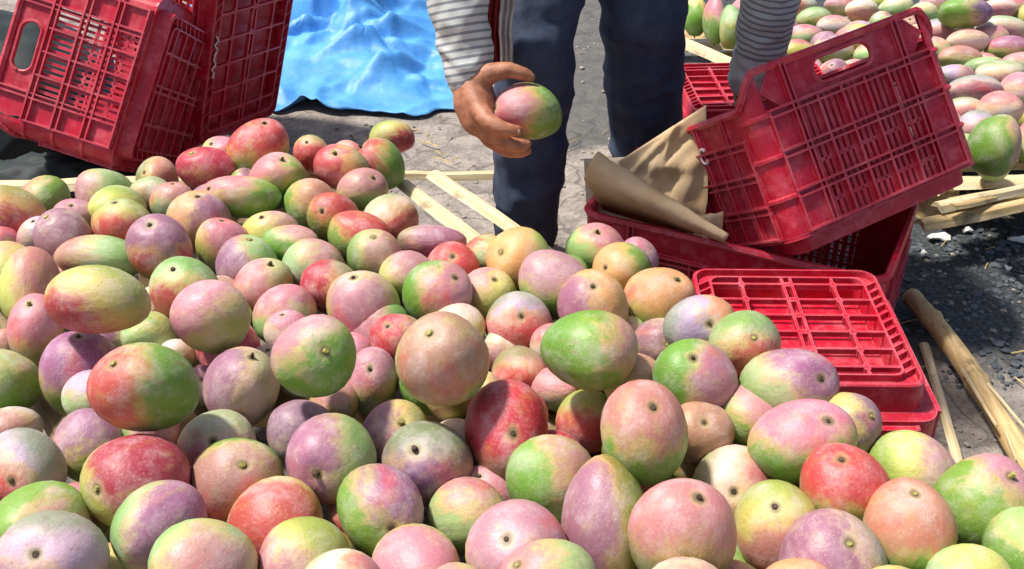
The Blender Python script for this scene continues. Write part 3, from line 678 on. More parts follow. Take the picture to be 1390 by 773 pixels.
-0.840 1.557 0.282 0.0586 0.0569 0.0601 -0.42 0.67 -0.62 0.00 0.29 0.96 y k 0.10 0|yellow mango, left of the round mauve and crimson mango
-0.738 1.398 0.273 0.0449 0.0630 0.0553 0.05 -0.15 0.99 0.00 0.29 0.96 d k 0.65 1|pink-topped olive mango, above left of the big red-cheeked green mango
-0.791 1.387 0.252 0.0279 0.0328 0.0315 0.04 -0.21 -0.98 0.00 0.29 0.96 k t 0.50 0|tan-topped pink mango, below left of the round mauve and crimson mango
-0.910 1.694 0.260 0.0390 0.0378 0.0399 0.47 0.26 -0.84 0.00 0.29 0.96 y k 0.60 0|pink-topped yellow mango, above left of the big oval yellow mango
-0.913 1.749 0.280 0.0624 0.0605 0.0639 0.57 0.29 -0.77 0.00 -0.82 -0.57 o c 0.70 0|orange mango with crimson underside, left of the crimson mango by the tipped crates
-0.879 1.835 0.269 0.0501 0.0486 0.0513 -0.28 0.83 -0.49 -0.67 0.12 0.74 g k 0.20 0|green mango, above left of the round mauve and crimson mango
-0.780 1.658 0.287 0.0572 0.0539 0.0577 -0.34 -0.20 0.92 0.00 -0.81 0.59 w p 0.60 1|cream mango with mauve front, below left of the crimson mango by the tipped crates
-0.768 1.838 0.276 0.0574 0.0557 0.0588 0.60 0.48 -0.64 -0.94 -0.27 0.19 m k 0.35 0|pale green mango with pink left side, left of the pink and green back mango
-0.725 1.771 0.287 0.0514 0.0471 0.0512 0.62 0.63 -0.46 0.00 -0.82 -0.57 y g 0.30 0|yellow mango with green underside, farther above left of the round mauve and crimson mango
-0.686 1.691 0.294 0.0565 0.0509 0.0558 -0.12 0.00 0.99 0.00 -0.82 -0.57 y r 0.60 1|yellow mango with red underside, farther above left of the round mauve and crimson mango
-0.590 1.585 0.313 0.0595 0.0577 0.0609 -0.04 -0.29 0.96 0.00 0.29 0.96 c p 0.60 1|mauve and crimson round mango with dark stem scar, back left of heap
-0.688 1.859 0.265 0.0461 0.0432 0.0465 -0.32 0.55 -0.77 0.00 -0.82 -0.57 w k 0.40 0|cream mango with pink underside, above the round mauve and crimson mango
-0.635 1.822 0.265 0.0455 0.0441 0.0466 0.03 0.16 0.99 0.00 0.29 0.96 m k 0.40 1|pink-topped pale green mango, above right of the big oval yellow mango
-0.559 1.714 0.289 0.0669 0.0570 0.0642 0.14 -0.01 0.99 0.94 -0.27 0.19 o p 0.50 1|orange mango with mauve right side, above right of the round mauve and crimson mango
-0.497 1.790 0.299 0.0775 0.0416 0.0591 -0.68 -0.46 0.57 -0.67 0.12 0.74 g k 0.45 1|green mango with pink upper left, below left of the pink and green back mango
-0.587 1.917 0.287 0.0621 0.0480 0.0568 -0.32 -0.24 0.92 0.00 -0.81 0.59 y c 0.85 1|crimson mango touching the tipped crates at the back left
-0.503 1.647 0.280 0.0529 0.0513 0.0542 0.15 0.21 0.97 0.67 0.12 0.74 y k 0.50 1|yellow mango with pink upper right, below the crimson mango by the tipped crates
-0.426 1.694 0.272 0.0583 0.0476 0.0548 -0.27 -0.26 0.93 0.67 0.12 0.74 y k 0.30 1|yellow mango with pink upper right, above the pink-topped middle mango
-0.384 1.650 0.279 0.0517 0.0413 0.0480 -0.95 0.27 -0.14 0.67 0.12 0.74 g k 0.45 0|green mango with pink upper right, below right of the crimson mango by the tipped crates
-0.496 1.962 0.310 0.0643 0.0624 0.0659 0.20 -0.11 0.97 0.00 0.29 0.96 g r 0.65 1|red-topped green mango, above left of the pink and green back mango
-0.447 1.872 0.290 0.0595 0.0569 0.0605 0.31 -0.17 0.94 -0.67 0.12 0.74 g k 0.55 1|pink and green mango with stem scar at the upper back of the heap
-0.410 2.043 0.262 0.0416 0.0403 0.0426 -0.07 -0.55 0.83 0.00 -0.82 -0.57 o r 0.80 1|orange mango with red underside, above right of the pink and green back mango
-0.331 1.922 0.289 0.0667 0.0481 0.0589 -0.06 -0.48 0.87 -0.94 -0.27 0.19 o r 0.70 1|orange mango with red left side, below left of the lone mango past the far end
-0.259 1.972 0.273 0.0497 0.0574 0.0556 -0.77 0.01 0.64 -0.94 -0.27 0.19 g r 0.60 1|green mango with red left side, below the lone mango past the far end
-0.252 2.117 0.264 0.0493 0.0378 0.0449 -0.95 0.25 -0.16 0.67 -0.66 -0.34 y c 0.50 0|lone yellow and crimson mango lying past the far end of the heap
-0.285 1.855 0.277 0.0533 0.0430 0.0498 0.52 -0.37 0.77 0.00 0.29 0.96 m k 0.60 1|pink-topped pale green mango, right of the pink and green back mango
-0.374 1.802 0.276 0.0580 0.0563 0.0594 -0.33 0.71 -0.62 0.67 0.12 0.74 g t 0.50 0|green mango with tan upper right, below right of the pink and green back mango
-0.323 1.740 0.285 0.0522 0.0506 0.0534 -0.28 -0.74 0.61 0.67 0.12 0.74 d r 0.60 1|olive mango with red upper right, right of the crimson mango by the tipped crates
-0.270 1.673 0.284 0.0617 0.0507 0.0581 0.32 0.32 -0.89 0.67 0.12 0.74 g r 0.60 0|green mango with red upper right, farther below right of the pink and green back mango
-0.222 1.754 0.271 0.0541 0.0489 0.0535 0.16 0.98 -0.12 0.67 -0.66 -0.34 w r 0.50 0|cream mango with red lower right, above the big tan and green mango
-0.344 1.388 0.277 0.0398 0.0386 0.0407 -0.11 0.04 0.99 0.00 0.29 0.96 w k 0.40 1|pink-topped cream mango, below the pink-topped middle mango
-0.244 1.369 0.258 0.0360 0.0360 0.0375 -0.64 0.72 -0.26 0.00 0.29 0.96 w k 0.50 0|pink-topped cream mango, right of the big green and pink mango
0.977 2.030 0.287 0.0552 0.0642 0.0619 -0.06 -0.21 -0.98 0.94 -0.27 0.19 g k 0.18 0|large upright green mango at the near edge of the far heap
1.130 2.364 0.215 0.0583 0.0476 0.0548 -0.08 0.69 -0.72 0.00 0.29 0.96 w k 0.50 0|pink-topped cream mango, above the large upright green mango
1.077 2.426 0.184 0.0537 0.0378 0.0469 -0.95 0.30 -0.10 0.00 -0.82 -0.57 w k 0.50 0|cream mango with pink underside, above left of the large upright green mango
1.120 2.492 0.212 0.0671 0.0406 0.0543 -0.95 0.27 -0.14 0.00 -0.82 -0.57 l p 0.60 0|lilac mango with mauve underside, below left of the mauve-topped green far mango
1.124 2.643 0.180 0.0553 0.0404 0.0492 0.95 0.27 -0.13 0.94 -0.27 0.19 l p 0.40 0|lilac mango with mauve right side, below the dark green far mango
1.236 2.512 0.204 0.0486 0.0501 0.0513 -0.55 0.78 -0.29 0.00 0.29 0.96 w k 0.60 0|pink-topped cream mango, below the mauve-topped green far mango
1.223 2.607 0.203 0.0610 0.0398 0.0512 -0.95 0.24 -0.19 0.00 -0.82 -0.57 w t 0.40 0|cream mango with tan underside, below right of the dark green far mango
1.226 2.716 0.175 0.0588 0.0316 0.0448 0.52 -0.65 0.55 0.94 -0.27 0.19 m k 0.30 1|pale green and pink mango, right of the pale green far mango behind the handle
1.182 2.775 0.180 0.0643 0.0396 0.0525 0.94 0.14 -0.31 0.00 0.29 0.96 g t 0.60 0|tan-topped green mango, left of the mauve-topped green far mango
1.223 2.849 0.197 0.0585 0.0378 0.0489 0.95 0.19 -0.25 0.00 0.29 0.96 w k 0.40 0|pink-topped cream mango, farther below the dark green far mango
1.330 2.830 0.183 0.0606 0.0402 0.0513 -0.95 0.27 -0.13 0.00 0.29 0.96 g p 0.60 0|green mango with mauve top near the right edge of the far heap
1.356 2.959 0.193 0.0748 0.0416 0.0580 0.94 0.15 -0.30 0.00 -0.82 -0.57 w k 0.50 0|cream mango with pink underside, above the mauve-topped green far mango
1.307 2.905 0.188 0.0500 0.0384 0.0456 -0.95 0.30 -0.10 0.00 0.29 0.96 w k 0.50 0|pink-topped cream mango, above left of the mauve-topped green far mango
1.185 2.973 0.180 0.0534 0.0418 0.0492 0.95 0.29 -0.11 0.00 -0.82 -0.57 l k 0.50 0|lilac mango with pink underside, below left of the dark green far mango
1.278 3.043 0.167 0.0496 0.0347 0.0431 0.95 0.21 -0.22 0.00 -0.82 -0.57 w k 0.50 0|cream mango with pink underside, farther below the dark green far mango
1.223 2.916 0.255 0.0731 0.0457 0.0601 0.95 0.21 -0.22 0.94 -0.27 0.19 g v 0.40 0|dark green and purple mango at the top of the far heap
1.200 3.133 0.170 0.0457 0.0437 0.0465 0.54 0.31 -0.79 0.00 0.29 0.96 m w 0.30 0|cream-topped pale green mango, left of the dark green far mango
1.269 3.204 0.177 0.0568 0.0389 0.0489 -0.95 0.24 -0.19 0.00 0.29 0.96 w p 0.60 0|mauve-topped cream mango, farther left of the dark green far mango
1.424 3.167 0.176 0.0563 0.0358 0.0467 0.95 0.28 -0.13 0.00 -0.82 -0.57 w k 0.60 0|cream mango with pink underside, right of the dark green far mango
1.491 3.204 0.172 0.0569 0.0389 0.0489 -0.94 0.14 -0.31 0.00 0.29 0.96 w k 0.60 0|pink-topped cream mango, farther above the mauve-topped green far mango
1.141 2.849 0.171 0.0494 0.0430 0.0479 -0.37 0.89 -0.27 0.00 0.29 0.96 m k 0.20 0|pale green mango, farther below left of the dark green far mango
1.513 3.153 0.163 0.0332 0.0412 0.0385 0.15 -0.21 -0.97 0.00 -0.82 -0.57 y g 0.30 0|yellow mango with green underside, above right of the mauve-topped green far mango
1.424 3.271 0.179 0.0656 0.0339 0.0491 -0.95 0.26 -0.15 0.00 -0.82 -0.57 w t 0.40 0|cream mango with tan underside, above right of the dark green far mango
1.181 2.285 0.169 0.0356 0.0532 0.0453 0.11 0.86 0.50 0.00 0.29 0.96 m k 0.30 0|pink-topped pale green mango, right of the large upright green mango
1.240 2.453 0.156 0.0272 0.0316 0.0305 0.04 -0.21 -0.98 0.00 0.29 0.96 y m 0.20 0|yellow mango, above right of the large upright green mango
0.875 3.102 0.170 0.0529 0.0379 0.0466 0.95 0.19 -0.25 0.00 -0.82 -0.57 m g 0.30 0|pale green mango alone in view behind the tilted crate handle
0.981 3.227 0.169 0.0520 0.0364 0.0452 0.95 0.27 -0.14 0.00 0.29 0.96 w k 0.60 0|pink-topped cream mango, above right of the pale green far mango behind the handle
1.037 3.188 0.169 0.0515 0.0360 0.0448 0.95 0.26 -0.15 0.00 -0.82 -0.57 w k 0.50 0|cream mango with pink underside, farther right of the pale green far mango behind the handle
1.105 3.260 0.167 0.0498 0.0339 0.0427 0.95 0.29 -0.11 0.00 0.29 0.96 y m 0.40 0|pale green-topped yellow mango, farther right of the pale green far mango behind the handle
1.144 3.197 0.170 0.0516 0.0389 0.0466 0.95 0.24 -0.18 0.00 0.29 0.96 m w 0.30 0|cream-topped pale green mango, farther left of the dark green far mango
0.936 2.869 0.201 0.0611 0.0430 0.0533 -0.95 0.21 -0.22 -0.94 -0.27 0.19 y k 0.30 0|yellow and pink mango, below right of the pale green far mango behind the handle
0.918 3.043 0.171 0.0520 0.0373 0.0459 0.95 0.18 -0.26 0.00 0.29 0.96 w k 0.30 0|pink-topped cream mango, farther right of the pale green far mango behind the handle
0.816 2.962 0.171 0.0533 0.0391 0.0475 0.95 0.21 -0.23 0.00 0.29 0.96 m k 0.40 0|pink-topped pale green mango, below left of the pale green far mango behind the handle
0.768 3.027 0.169 0.0494 0.0372 0.0446 0.95 0.19 -0.25 0.00 0.29 0.96 w k 0.50 0|pink-topped cream mango, left of the pale green far mango behind the handle
0.862 3.227 0.169 0.0520 0.0364 0.0452 0.95 0.26 -0.16 -0.94 -0.27 0.19 w k 0.50 0|cream and pink mango, above left of the pale green far mango behind the handle
1.058 3.000 0.179 0.0563 0.0395 0.0490 0.95 0.19 -0.25 0.94 -0.27 0.19 m k 0.40 0|pale green and pink mango, farther right of the pale green far mango behind the handle
1.057 2.876 0.178 0.0544 0.0407 0.0490 -0.95 0.28 -0.13 0.00 0.29 0.96 w k 0.50 0|pink-topped cream mango, farther below left of the dark green far mango
0.861 2.835 0.185 0.0537 0.0402 0.0483 0.95 0.30 -0.10 0.00 0.29 0.96 w p 0.50 0|mauve-topped cream mango, farther below right of the pale green far mango behind the handle
0.957 2.787 0.183 0.0553 0.0397 0.0487 0.95 0.22 -0.21 0.00 0.29 0.96 m k 0.30 0|pink-topped pale green mango, farther below right of the pale green far mango behind the handle
1.013 2.682 0.186 0.0559 0.0409 0.0497 -0.94 0.16 -0.29 0.00 0.29 0.96 w k 0.50 0|pink-topped cream mango, farther left of the mauve-topped green far mango
1.007 2.544 0.175 0.0558 0.0416 0.0501 0.95 0.29 -0.11 0.00 0.29 0.96 l p 0.50 0|mauve-topped lilac mango, farther above left of the large upright green mango
1.009 2.371 0.171 0.0529 0.0394 0.0475 0.95 0.17 -0.27 0.00 0.29 0.96 m k 0.40 0|pink-topped pale green mango, left of the large upright green mango
1.007 2.463 0.172 0.0524 0.0406 0.0480 -0.95 0.25 -0.16 0.00 0.29 0.96 w k 0.50 0|pink-topped cream mango, farther above left of the large upright green mango
0.765 2.839 0.171 0.0516 0.0404 0.0475 0.94 0.15 -0.29 0.00 0.29 0.96 y k 0.30 0|pink-topped yellow mango, farther below left of the pale green far mango behind the handle
1.339 2.758 0.170 0.0504 0.0370 0.0449 0.95 0.18 -0.26 0.00 0.29 0.96 w k 0.50 0|pink-topped cream mango, below right of the mauve-topped green far mango
1.063 2.319 0.195 0.0478 0.0428 0.0471 0.09 0.98 -0.19 0.00 -0.82 -0.57 l k 0.50 0|lilac mango with pink underside, farther above left of the large upright green mango
1.451 3.006 0.165 0.0418 0.0370 0.0409 -0.34 0.94 -0.04 0.00 0.29 0.96 l p 0.50 0|mauve-topped lilac mango, farther above right of the mauve-topped green far mango
0.521 3.045 0.201 0.0387 0.0564 0.0486 0.00 -0.32 -0.95 0.00 0.29 0.96 g y 0.30 0|dark green upright mango, leftmost of four standing on the pale board
0.564 2.981 0.211 0.0349 0.0656 0.0498 0.00 -0.32 -0.95 0.00 0.29 0.96 g k 0.45 0|pink-topped green mango, second of four standing on the pale board
0.602 2.936 0.208 0.0365 0.0628 0.0498 0.00 -0.32 -0.95 0.00 -0.82 -0.57 m g 0.40 0|tall pale green mango, third of four standing on the pale board
0.638 2.882 0.201 0.0320 0.0560 0.0440 0.00 -0.32 -0.95 0.00 -0.82 -0.57 m g 0.60 0|short pale green mango, rightmost of four standing on the pale board
0.025 1.740 0.491 0.0615 0.0540 0.0599 -0.91 -0.26 0.33 -0.94 -0.27 0.19 g k 0.55 0|pink, yellow and green mango gripped in the hand of the person
-0.481 0.904 0.271 0.0551 0.0446 0.0516 -0.38 0.29 -0.88 -0.67 0.12 0.74 y t 0.32 0|half-buried yellow mango, right of the lilac corner mango
0.464 0.948 0.269 0.0458 0.0496 0.0496 -0.54 0.49 -0.68 -0.67 0.12 0.74 l p 0.57 0|half-buried lilac and mauve mango, below right of the wide mango against the upturned crate
0.195 0.960 0.267 0.0480 0.0436 0.0476 -0.47 0.40 -0.79 0.94 -0.27 0.19 g p 0.46 0|half-buried green and mauve mango, below left of the largest pink-topped front mango
-0.117 1.272 0.271 0.0506 0.0503 0.0525 0.29 -0.13 0.95 0.94 -0.27 0.19 g k 0.34 1|half-buried green mango, below left of the big tan and green mango
-0.302 1.282 0.285 0.0457 0.0406 0.0448 -0.65 0.56 -0.51 0.67 0.12 0.74 l k 0.64 0|half-buried lilac and pink mango, farther below left of the big green and pink mango
-0.654 1.487 0.267 0.0501 0.0424 0.0480 -0.22 0.84 -0.49 0.94 -0.27 0.19 g r 0.60 0|half-buried green and red mango, right of the big oval yellow mango
0.545 1.074 0.268 0.0466 0.0466 0.0485 0.15 0.49 -0.86 0.00 -0.81 0.59 l t 0.48 0|half-buried lilac and tan mango, above left of the green mango near the bamboo pole
0.360 0.957 0.264 0.0465 0.0377 0.0435 -0.34 -0.54 0.77 0.00 0.29 0.96 w r 0.29 1|half-buried cream mango, right of the largest pink-topped front mango
0.172 1.041 0.285 0.0453 0.0423 0.0455 -0.14 -0.44 0.89 -0.94 -0.27 0.19 d c 0.45 1|half-buried olive and crimson mango, below the tall tan-topped green mango
0.239 0.850 0.293 0.0529 0.0506 0.0538 0.10 -0.37 0.93 -0.67 0.12 0.74 y c 0.37 1|half-buried yellow mango, below right of the tall tan-topped green mango
-0.633 1.384 0.266 0.0483 0.0405 0.0460 0.51 0.23 -0.83 0.00 0.29 0.96 w p 0.52 0|half-buried cream and mauve mango, above the large crimson and yellow mango
0.435 0.879 0.267 0.0452 0.0456 0.0472 0.38 -0.38 0.84 0.00 0.29 0.96 y r 0.45 1|half-buried yellow and red mango, below right of the big plain green mango
-0.375 0.947 0.264 0.0424 0.0426 0.0442 0.50 -0.00 0.86 -0.67 0.12 0.74 g c 0.68 1|half-buried green and crimson mango, below the big red-cheeked green mango
0.159 1.108 0.284 0.0435 0.0417 0.0443 -0.16 0.53 -0.83 0.94 -0.27 0.19 d t 0.41 0|half-buried olive and tan mango, above left of the largest pink-topped front mango
0.011 1.196 0.265 0.0443 0.0424 0.0451 0.34 -0.15 0.93 0.00 0.29 0.96 y c 0.67 1|half-buried yellow and crimson mango, below right of the big tan and green mango
0.125 1.264 0.306 0.0523 0.0481 0.0521 -0.57 -0.34 0.75 -0.94 -0.27 0.19 w r 0.57 1|half-buried cream and red mango, above left of the tall tan-topped green mango
0.068 0.930 0.263 0.0408 0.0422 0.0432 -0.14 0.37 -0.92 -0.94 -0.27 0.19 w p 0.26 0|half-buried cream mango, right of the green and mauve front mango
0.565 0.903 0.263 0.0461 0.0379 0.0434 0.46 -0.25 0.85 -0.94 -0.27 0.19 g k 0.27 1|half-buried green mango, farther below the green mango near the bamboo pole
0.545 0.987 0.267 0.0463 0.0452 0.0476 0.51 0.55 -0.66 0.00 0.29 0.96 w t 0.29 0|half-buried cream mango, farther below left of the green mango near the bamboo pole
-0.577 2.011 0.271 0.0561 0.0451 0.0524 -0.39 -0.39 0.83 0.67 0.12 0.74 y k 0.41 1|half-buried yellow and pink mango, above right of the crimson mango by the tipped crates
-0.501 1.179 0.267 0.0436 0.0477 0.0474 0.23 -0.49 0.84 0.67 0.12 0.74 g k 0.61 1|half-buried green and pink mango, above right of the lilac corner mango
0.366 1.094 0.265 0.0428 0.0435 0.0449 -0.65 0.65 -0.38 0.00 0.29 0.96 y c 0.65 0|half-buried yellow and crimson mango, left of the red-topped green mango at right front
0.094 0.859 0.264 0.0441 0.0398 0.0436 -0.60 0.65 -0.47 -0.94 -0.27 0.19 l k 0.37 0|half-buried lilac mango, below the big plain green mango
-0.795 1.752 0.268 0.0468 0.0460 0.0483 0.18 -0.25 0.95 0.00 0.29 0.96 d k 0.66 1|half-buried olive and pink mango, farther above the big oval yellow mango
0.448 1.061 0.263 0.0437 0.0386 0.0427 -0.19 -0.14 0.97 0.94 -0.27 0.19 y r 0.50 1|half-buried yellow and red mango, left of the green mango near the bamboo pole
-0.487 1.075 0.263 0.0434 0.0394 0.0430 -0.29 0.80 -0.52 0.00 -0.81 0.59 w k 0.55 0|half-buried cream and pink mango, farther right of the large crimson and yellow mango
-0.344 0.854 0.270 0.0473 0.0497 0.0505 0.62 0.76 -0.19 0.00 0.29 0.96 d t 0.65 0|half-buried olive and tan mango, farther below right of the large crimson and yellow mango
0.240 1.109 0.267 0.0475 0.0437 0.0474 -0.14 0.96 -0.25 0.67 0.12 0.74 d r 0.31 0|half-buried olive mango, above the largest pink-topped front mango
0.623 0.982 0.265 0.0435 0.0434 0.0452 0.25 0.62 -0.75 -0.67 0.12 0.74 d k 0.35 0|half-buried olive mango, farther below right of the green mango near the bamboo pole
-0.525 1.248 0.268 0.0486 0.0451 0.0487 -0.55 0.71 -0.44 0.67 0.12 0.74 m c 0.26 0|half-buried pale green mango, below right of the big red-cheeked green mango
-0.694 1.931 0.265 0.0429 0.0450 0.0457 -0.36 -0.61 0.71 0.94 -0.27 0.19 d t 0.43 1|half-buried olive and tan mango, farther left of the crimson mango by the tipped crates
-0.088 1.213 0.300 0.0423 0.0437 0.0447 0.10 0.99 -0.08 -0.67 0.12 0.74 d c 0.39 0|half-buried olive mango, below the big tan and green mango
-0.576 1.477 0.263 0.0410 0.0411 0.0427 0.42 -0.23 0.88 0.94 -0.27 0.19 w t 0.44 1|half-buried cream and tan mango, below the round mauve and crimson mango
0.127 0.983 0.267 0.0467 0.0453 0.0479 0.66 0.65 -0.39 0.67 0.12 0.74 m p 0.20 0|half-buried pale green mango, right of the purple mango with yellow stem
0.397 1.028 0.283 0.0433 0.0400 0.0433 -0.24 0.96 -0.15 0.00 -0.81 0.59 g c 0.55 0|half-buried green and crimson mango, farther left of the red-topped green mango at right front
-0.254 1.233 0.263 0.0394 0.0436 0.0431 -0.62 0.29 -0.73 0.00 0.29 0.96 d k 0.37 0|half-buried olive mango, below right of the pink-topped middle mango
-0.479 1.512 0.263 0.0395 0.0425 0.0427 0.12 0.86 -0.50 0.67 0.12 0.74 l t 0.45 0|half-buried lilac and tan mango, above left of the big green and pink mango
-0.077 1.140 0.265 0.0430 0.0436 0.0450 0.11 -0.57 0.82 -0.94 -0.27 0.19 w r 0.29 1|half-buried cream mango, above right of the purple mango with yellow stem
0.509 0.862 0.267 0.0498 0.0427 0.0480 -0.31 -0.05 0.95 -0.67 0.12 0.74 w k 0.42 1|half-buried cream and pink mango, farther below the green mango near the bamboo pole
-0.186 0.870 0.263 0.0456 0.0368 0.0426 0.18 -0.47 0.86 0.94 -0.27 0.19 l t 0.67 1|half-buried lilac and tan mango, below the green and mauve front mango
-0.840 1.702 0.264 0.0458 0.0385 0.0437 -0.12 -0.23 0.97 -0.94 -0.27 0.19 l k 0.28 1|half-buried lilac mango, farther above left of the big oval yellow mango
-0.043 1.642 0.264 0.0459 0.0400 0.0445 -0.55 0.73 -0.40 -0.67 0.12 0.74 m r 0.26 0|half-buried pale green mango, left of the mango nearest the paper-lined crate
-0.551 1.005 0.268 0.0442 0.0489 0.0484 0.58 0.52 -0.62 0.00 0.29 0.96 m k 0.66 0|half-buried pale green and pink mango, below left of the large crimson and yellow mango
-0.567 1.815 0.265 0.0418 0.0443 0.0447 0.49 0.14 0.86 -0.94 -0.27 0.19 d p 0.58 1|half-buried olive and mauve mango, farther below the crimson mango by the tipped crates
0.097 1.060 0.264 0.0429 0.0411 0.0437 -0.34 -0.43 0.83 0.00 0.29 0.96 l r 0.49 1|half-buried lilac and red mango, farther below left of the tall tan-topped green mango
0.136 0.818 0.302 0.0489 0.0424 0.0473 0.52 0.05 0.85 0.00 -0.81 0.59 w c 0.21 1|half-buried cream mango, farther below left of the largest pink-topped front mango
-0.619 1.640 0.265 0.0419 0.0454 0.0453 -0.11 0.48 -0.87 -0.67 0.12 0.74 l k 0.54 0|half-buried lilac and pink mango, farther below left of the round mauve and crimson mango
0.156 1.457 0.263 0.0426 0.0403 0.0431 -0.31 0.95 -0.07 0.00 0.29 0.96 y t 0.48 0|half-buried yellow and tan mango, above right of the big plain green mango
0.328 0.887 0.263 0.0447 0.0382 0.0430 0.41 0.05 0.91 0.67 0.12 0.74 g t 0.55 1|half-buried green and tan mango, farther below left of the red-topped green mango at right front
0.220 1.632 0.263 0.0406 0.0418 0.0428 -0.52 -0.43 0.74 -0.67 0.12 0.74 l k 0.60 1|half-buried lilac and pink mango, right of the mango nearest the paper-lined crate
0.254 0.920 0.263 0.0418 0.0406 0.0428 -0.19 0.98 -0.08 -0.94 -0.27 0.19 g p 0.56 0|half-buried green and mauve mango, farther below right of the largest pink-topped front mango
0.138 1.330 0.271 0.0481 0.0514 0.0517 -0.39 -0.42 0.82 0.00 -0.81 0.59 d k 0.58 1|half-buried olive and pink mango, farther below right of the big plain green mango
-0.197 1.018 0.262 0.0421 0.0384 0.0418 0.54 -0.54 0.65 0.00 -0.81 0.59 l r 0.29 1|half-buried lilac mango, below left of the large deep crimson mango
-0.645 1.096 0.262 0.0404 0.0409 0.0422 0.61 0.67 -0.42 0.94 -0.27 0.19 m c 0.59 0|half-buried pale green and crimson mango, below left of the big red-cheeked green mango
-0.224 1.132 0.263 0.0396 0.0426 0.0427 0.24 -0.26 0.94 -0.94 -0.27 0.19 y k 0.63 1|half-buried yellow and pink mango, left of the purple mango with yellow stem
-0.330 2.009 0.264 0.0425 0.0415 0.0437 -0.23 -0.44 0.87 0.00 -0.81 0.59 w k 0.42 1|half-buried cream and pink mango, farther below left of the lone mango past the far end
0.088 1.572 0.264 0.0440 0.0403 0.0438 0.39 -0.42 0.82 -0.94 -0.27 0.19 g r 0.52 1|half-buried green and red mango, farther below left of the mango nearest the paper-lined crate
-0.543 1.535 0.262 0.0415 0.0387 0.0417 -0.48 -0.00 0.88 0.00 0.29 0.96 m p 0.31 1|half-buried pale green mango, farther below right of the round mauve and crimson mango
0.150 0.903 0.264 0.0438 0.0414 0.0443 -0.35 0.93 -0.06 0.94 -0.27 0.19 d r 0.39 0|half-buried olive mango, farther below left of the largest pink-topped front mango
-0.036 0.858 0.263 0.0401 0.0421 0.0427 -0.54 -0.12 0.83 0.00 0.29 0.96 d r 0.53 1|half-buried olive and red mango, farther below right of the green and mauve front mango
-0.029 1.053 0.263 0.0458 0.0378 0.0433 -0.22 -0.23 0.95 0.00 0.29 0.96 l k 0.56 1|half-buried lilac and pink mango, below left of the big plain green mango
-0.214 0.929 0.263 0.0392 0.0431 0.0427 0.09 -0.22 0.97 -0.67 0.12 0.74 g r 0.50 1|half-buried green and red mango, farther below left of the green and mauve front mango
0.069 1.270 0.263 0.0454 0.0371 0.0427 -0.01 0.68 -0.73 0.00 0.29 0.96 l k 0.60 0|half-buried lilac and pink mango, farther below left of the big plain green mango
-0.422 1.054 0.263 0.0442 0.0390 0.0432 -0.27 0.96 -0.05 -0.94 -0.27 0.19 w k 0.55 0|half-buried cream and pink mango, farther below right of the big red-cheeked green mango
-0.450 1.450 0.265 0.0422 0.0446 0.0452 -0.27 -0.41 0.87 -0.94 -0.27 0.19 y k 0.43 1|half-buried yellow and pink mango, farther left of the pink-topped middle mango
-0.044 1.256 0.263 0.0416 0.0401 0.0425 -0.01 0.55 -0.84 0.94 -0.27 0.19 y t 0.32 0|half-buried yellow mango, above left of the large deep crimson mango
-0.759 1.559 0.263 0.0456 0.0372 0.0428 -0.37 -0.08 0.92 0.00 0.29 0.96 l k 0.25 1|half-buried lilac mango, farther left of the round mauve and crimson mango
0.235 1.507 0.262 0.0445 0.0366 0.0420 -0.52 -0.45 0.73 0.94 -0.27 0.19 d k 0.20 1|half-buried olive mango, farther below right of the mango nearest the paper-lined crate
0.009 0.972 0.262 0.0428 0.0378 0.0418 -0.04 0.38 -0.93 -0.94 -0.27 0.19 m t 0.61 0|half-buried pale green and tan mango, farther below the large deep crimson mango
-0.361 1.323 0.262 0.0429 0.0376 0.0418 -0.03 -0.23 0.97 -0.67 0.12 0.74 y t 0.58 1|half-buried yellow and tan mango, left of the big green and pink mango
-0.515 1.894 0.262 0.0417 0.0397 0.0423 0.44 -0.01 0.90 0.94 -0.27 0.19 g p 0.66 1|half-buried green and mauve mango, left of the lone mango past the far end
0.409 0.822 0.299 0.0430 0.0414 0.0439 -0.22 -0.42 0.88 0.00 0.29 0.96 l k 0.44 1|half-buried lilac and pink mango, farther below the red-topped green mango at right front
0.062 1.119 0.263 0.0424 0.0402 0.0430 -0.43 -0.26 0.86 0.00 -0.81 0.59 l c 0.64 1|half-buried lilac and crimson mango, farther below right of the large deep crimson mango
0.182 1.398 0.262 0.0384 0.0419 0.0417 0.22 0.70 -0.68 -0.94 -0.27 0.19 m k 0.66 0|half-buried pale green and pink mango, farther right of the big plain green mango
0.303 1.182 0.289 0.0512 0.0512 0.0533 -0.34 0.90 -0.27 0.00 0.29 0.96 y t 0.26 0|half-buried yellow mango, above left of the red-topped green mango at right front
0.169 1.192 0.333 0.0489 0.0489 0.0508 0.43 0.25 -0.87 0.00 0.29 0.96 y t 0.32 0|half-buried yellow mango, right of the large deep crimson mango
0.858 2.482 0.204 0.0466 0.0390 0.0443 0.57 -0.04 0.82 -0.67 0.12 0.74 m p 0.47 1|buried pale green mango, below right of the pale green far mango behind the handle
0.765 3.120 0.172 0.0481 0.0430 0.0473 0.34 -0.59 0.74 -0.67 0.12 0.74 w k 0.29 1|half-buried cream mango, farther left of the pale green far mango behind the handle
0.634 3.077 0.170 0.0419 0.0447 0.0450 -0.51 -0.15 0.85 0.00 0.29 0.96 w k 0.40 1|half-buried cream and pink mango, farther left of the pale green far mango behind the handle
1.118 3.036 0.168 0.0446 0.0380 0.0428 0.06 -0.45 0.89 0.67 0.12 0.74 w k 0.41 1|half-buried cream and pink mango, the right one farther left of the dark green far mango
0.688 3.043 0.200 0.0406 0.0363 0.0399 -0.52 -0.54 0.66 0.67 0.12 0.74 l p 0.56 1|half-buried lilac and mauve mango, farther left of the pale green far mango behind the handle
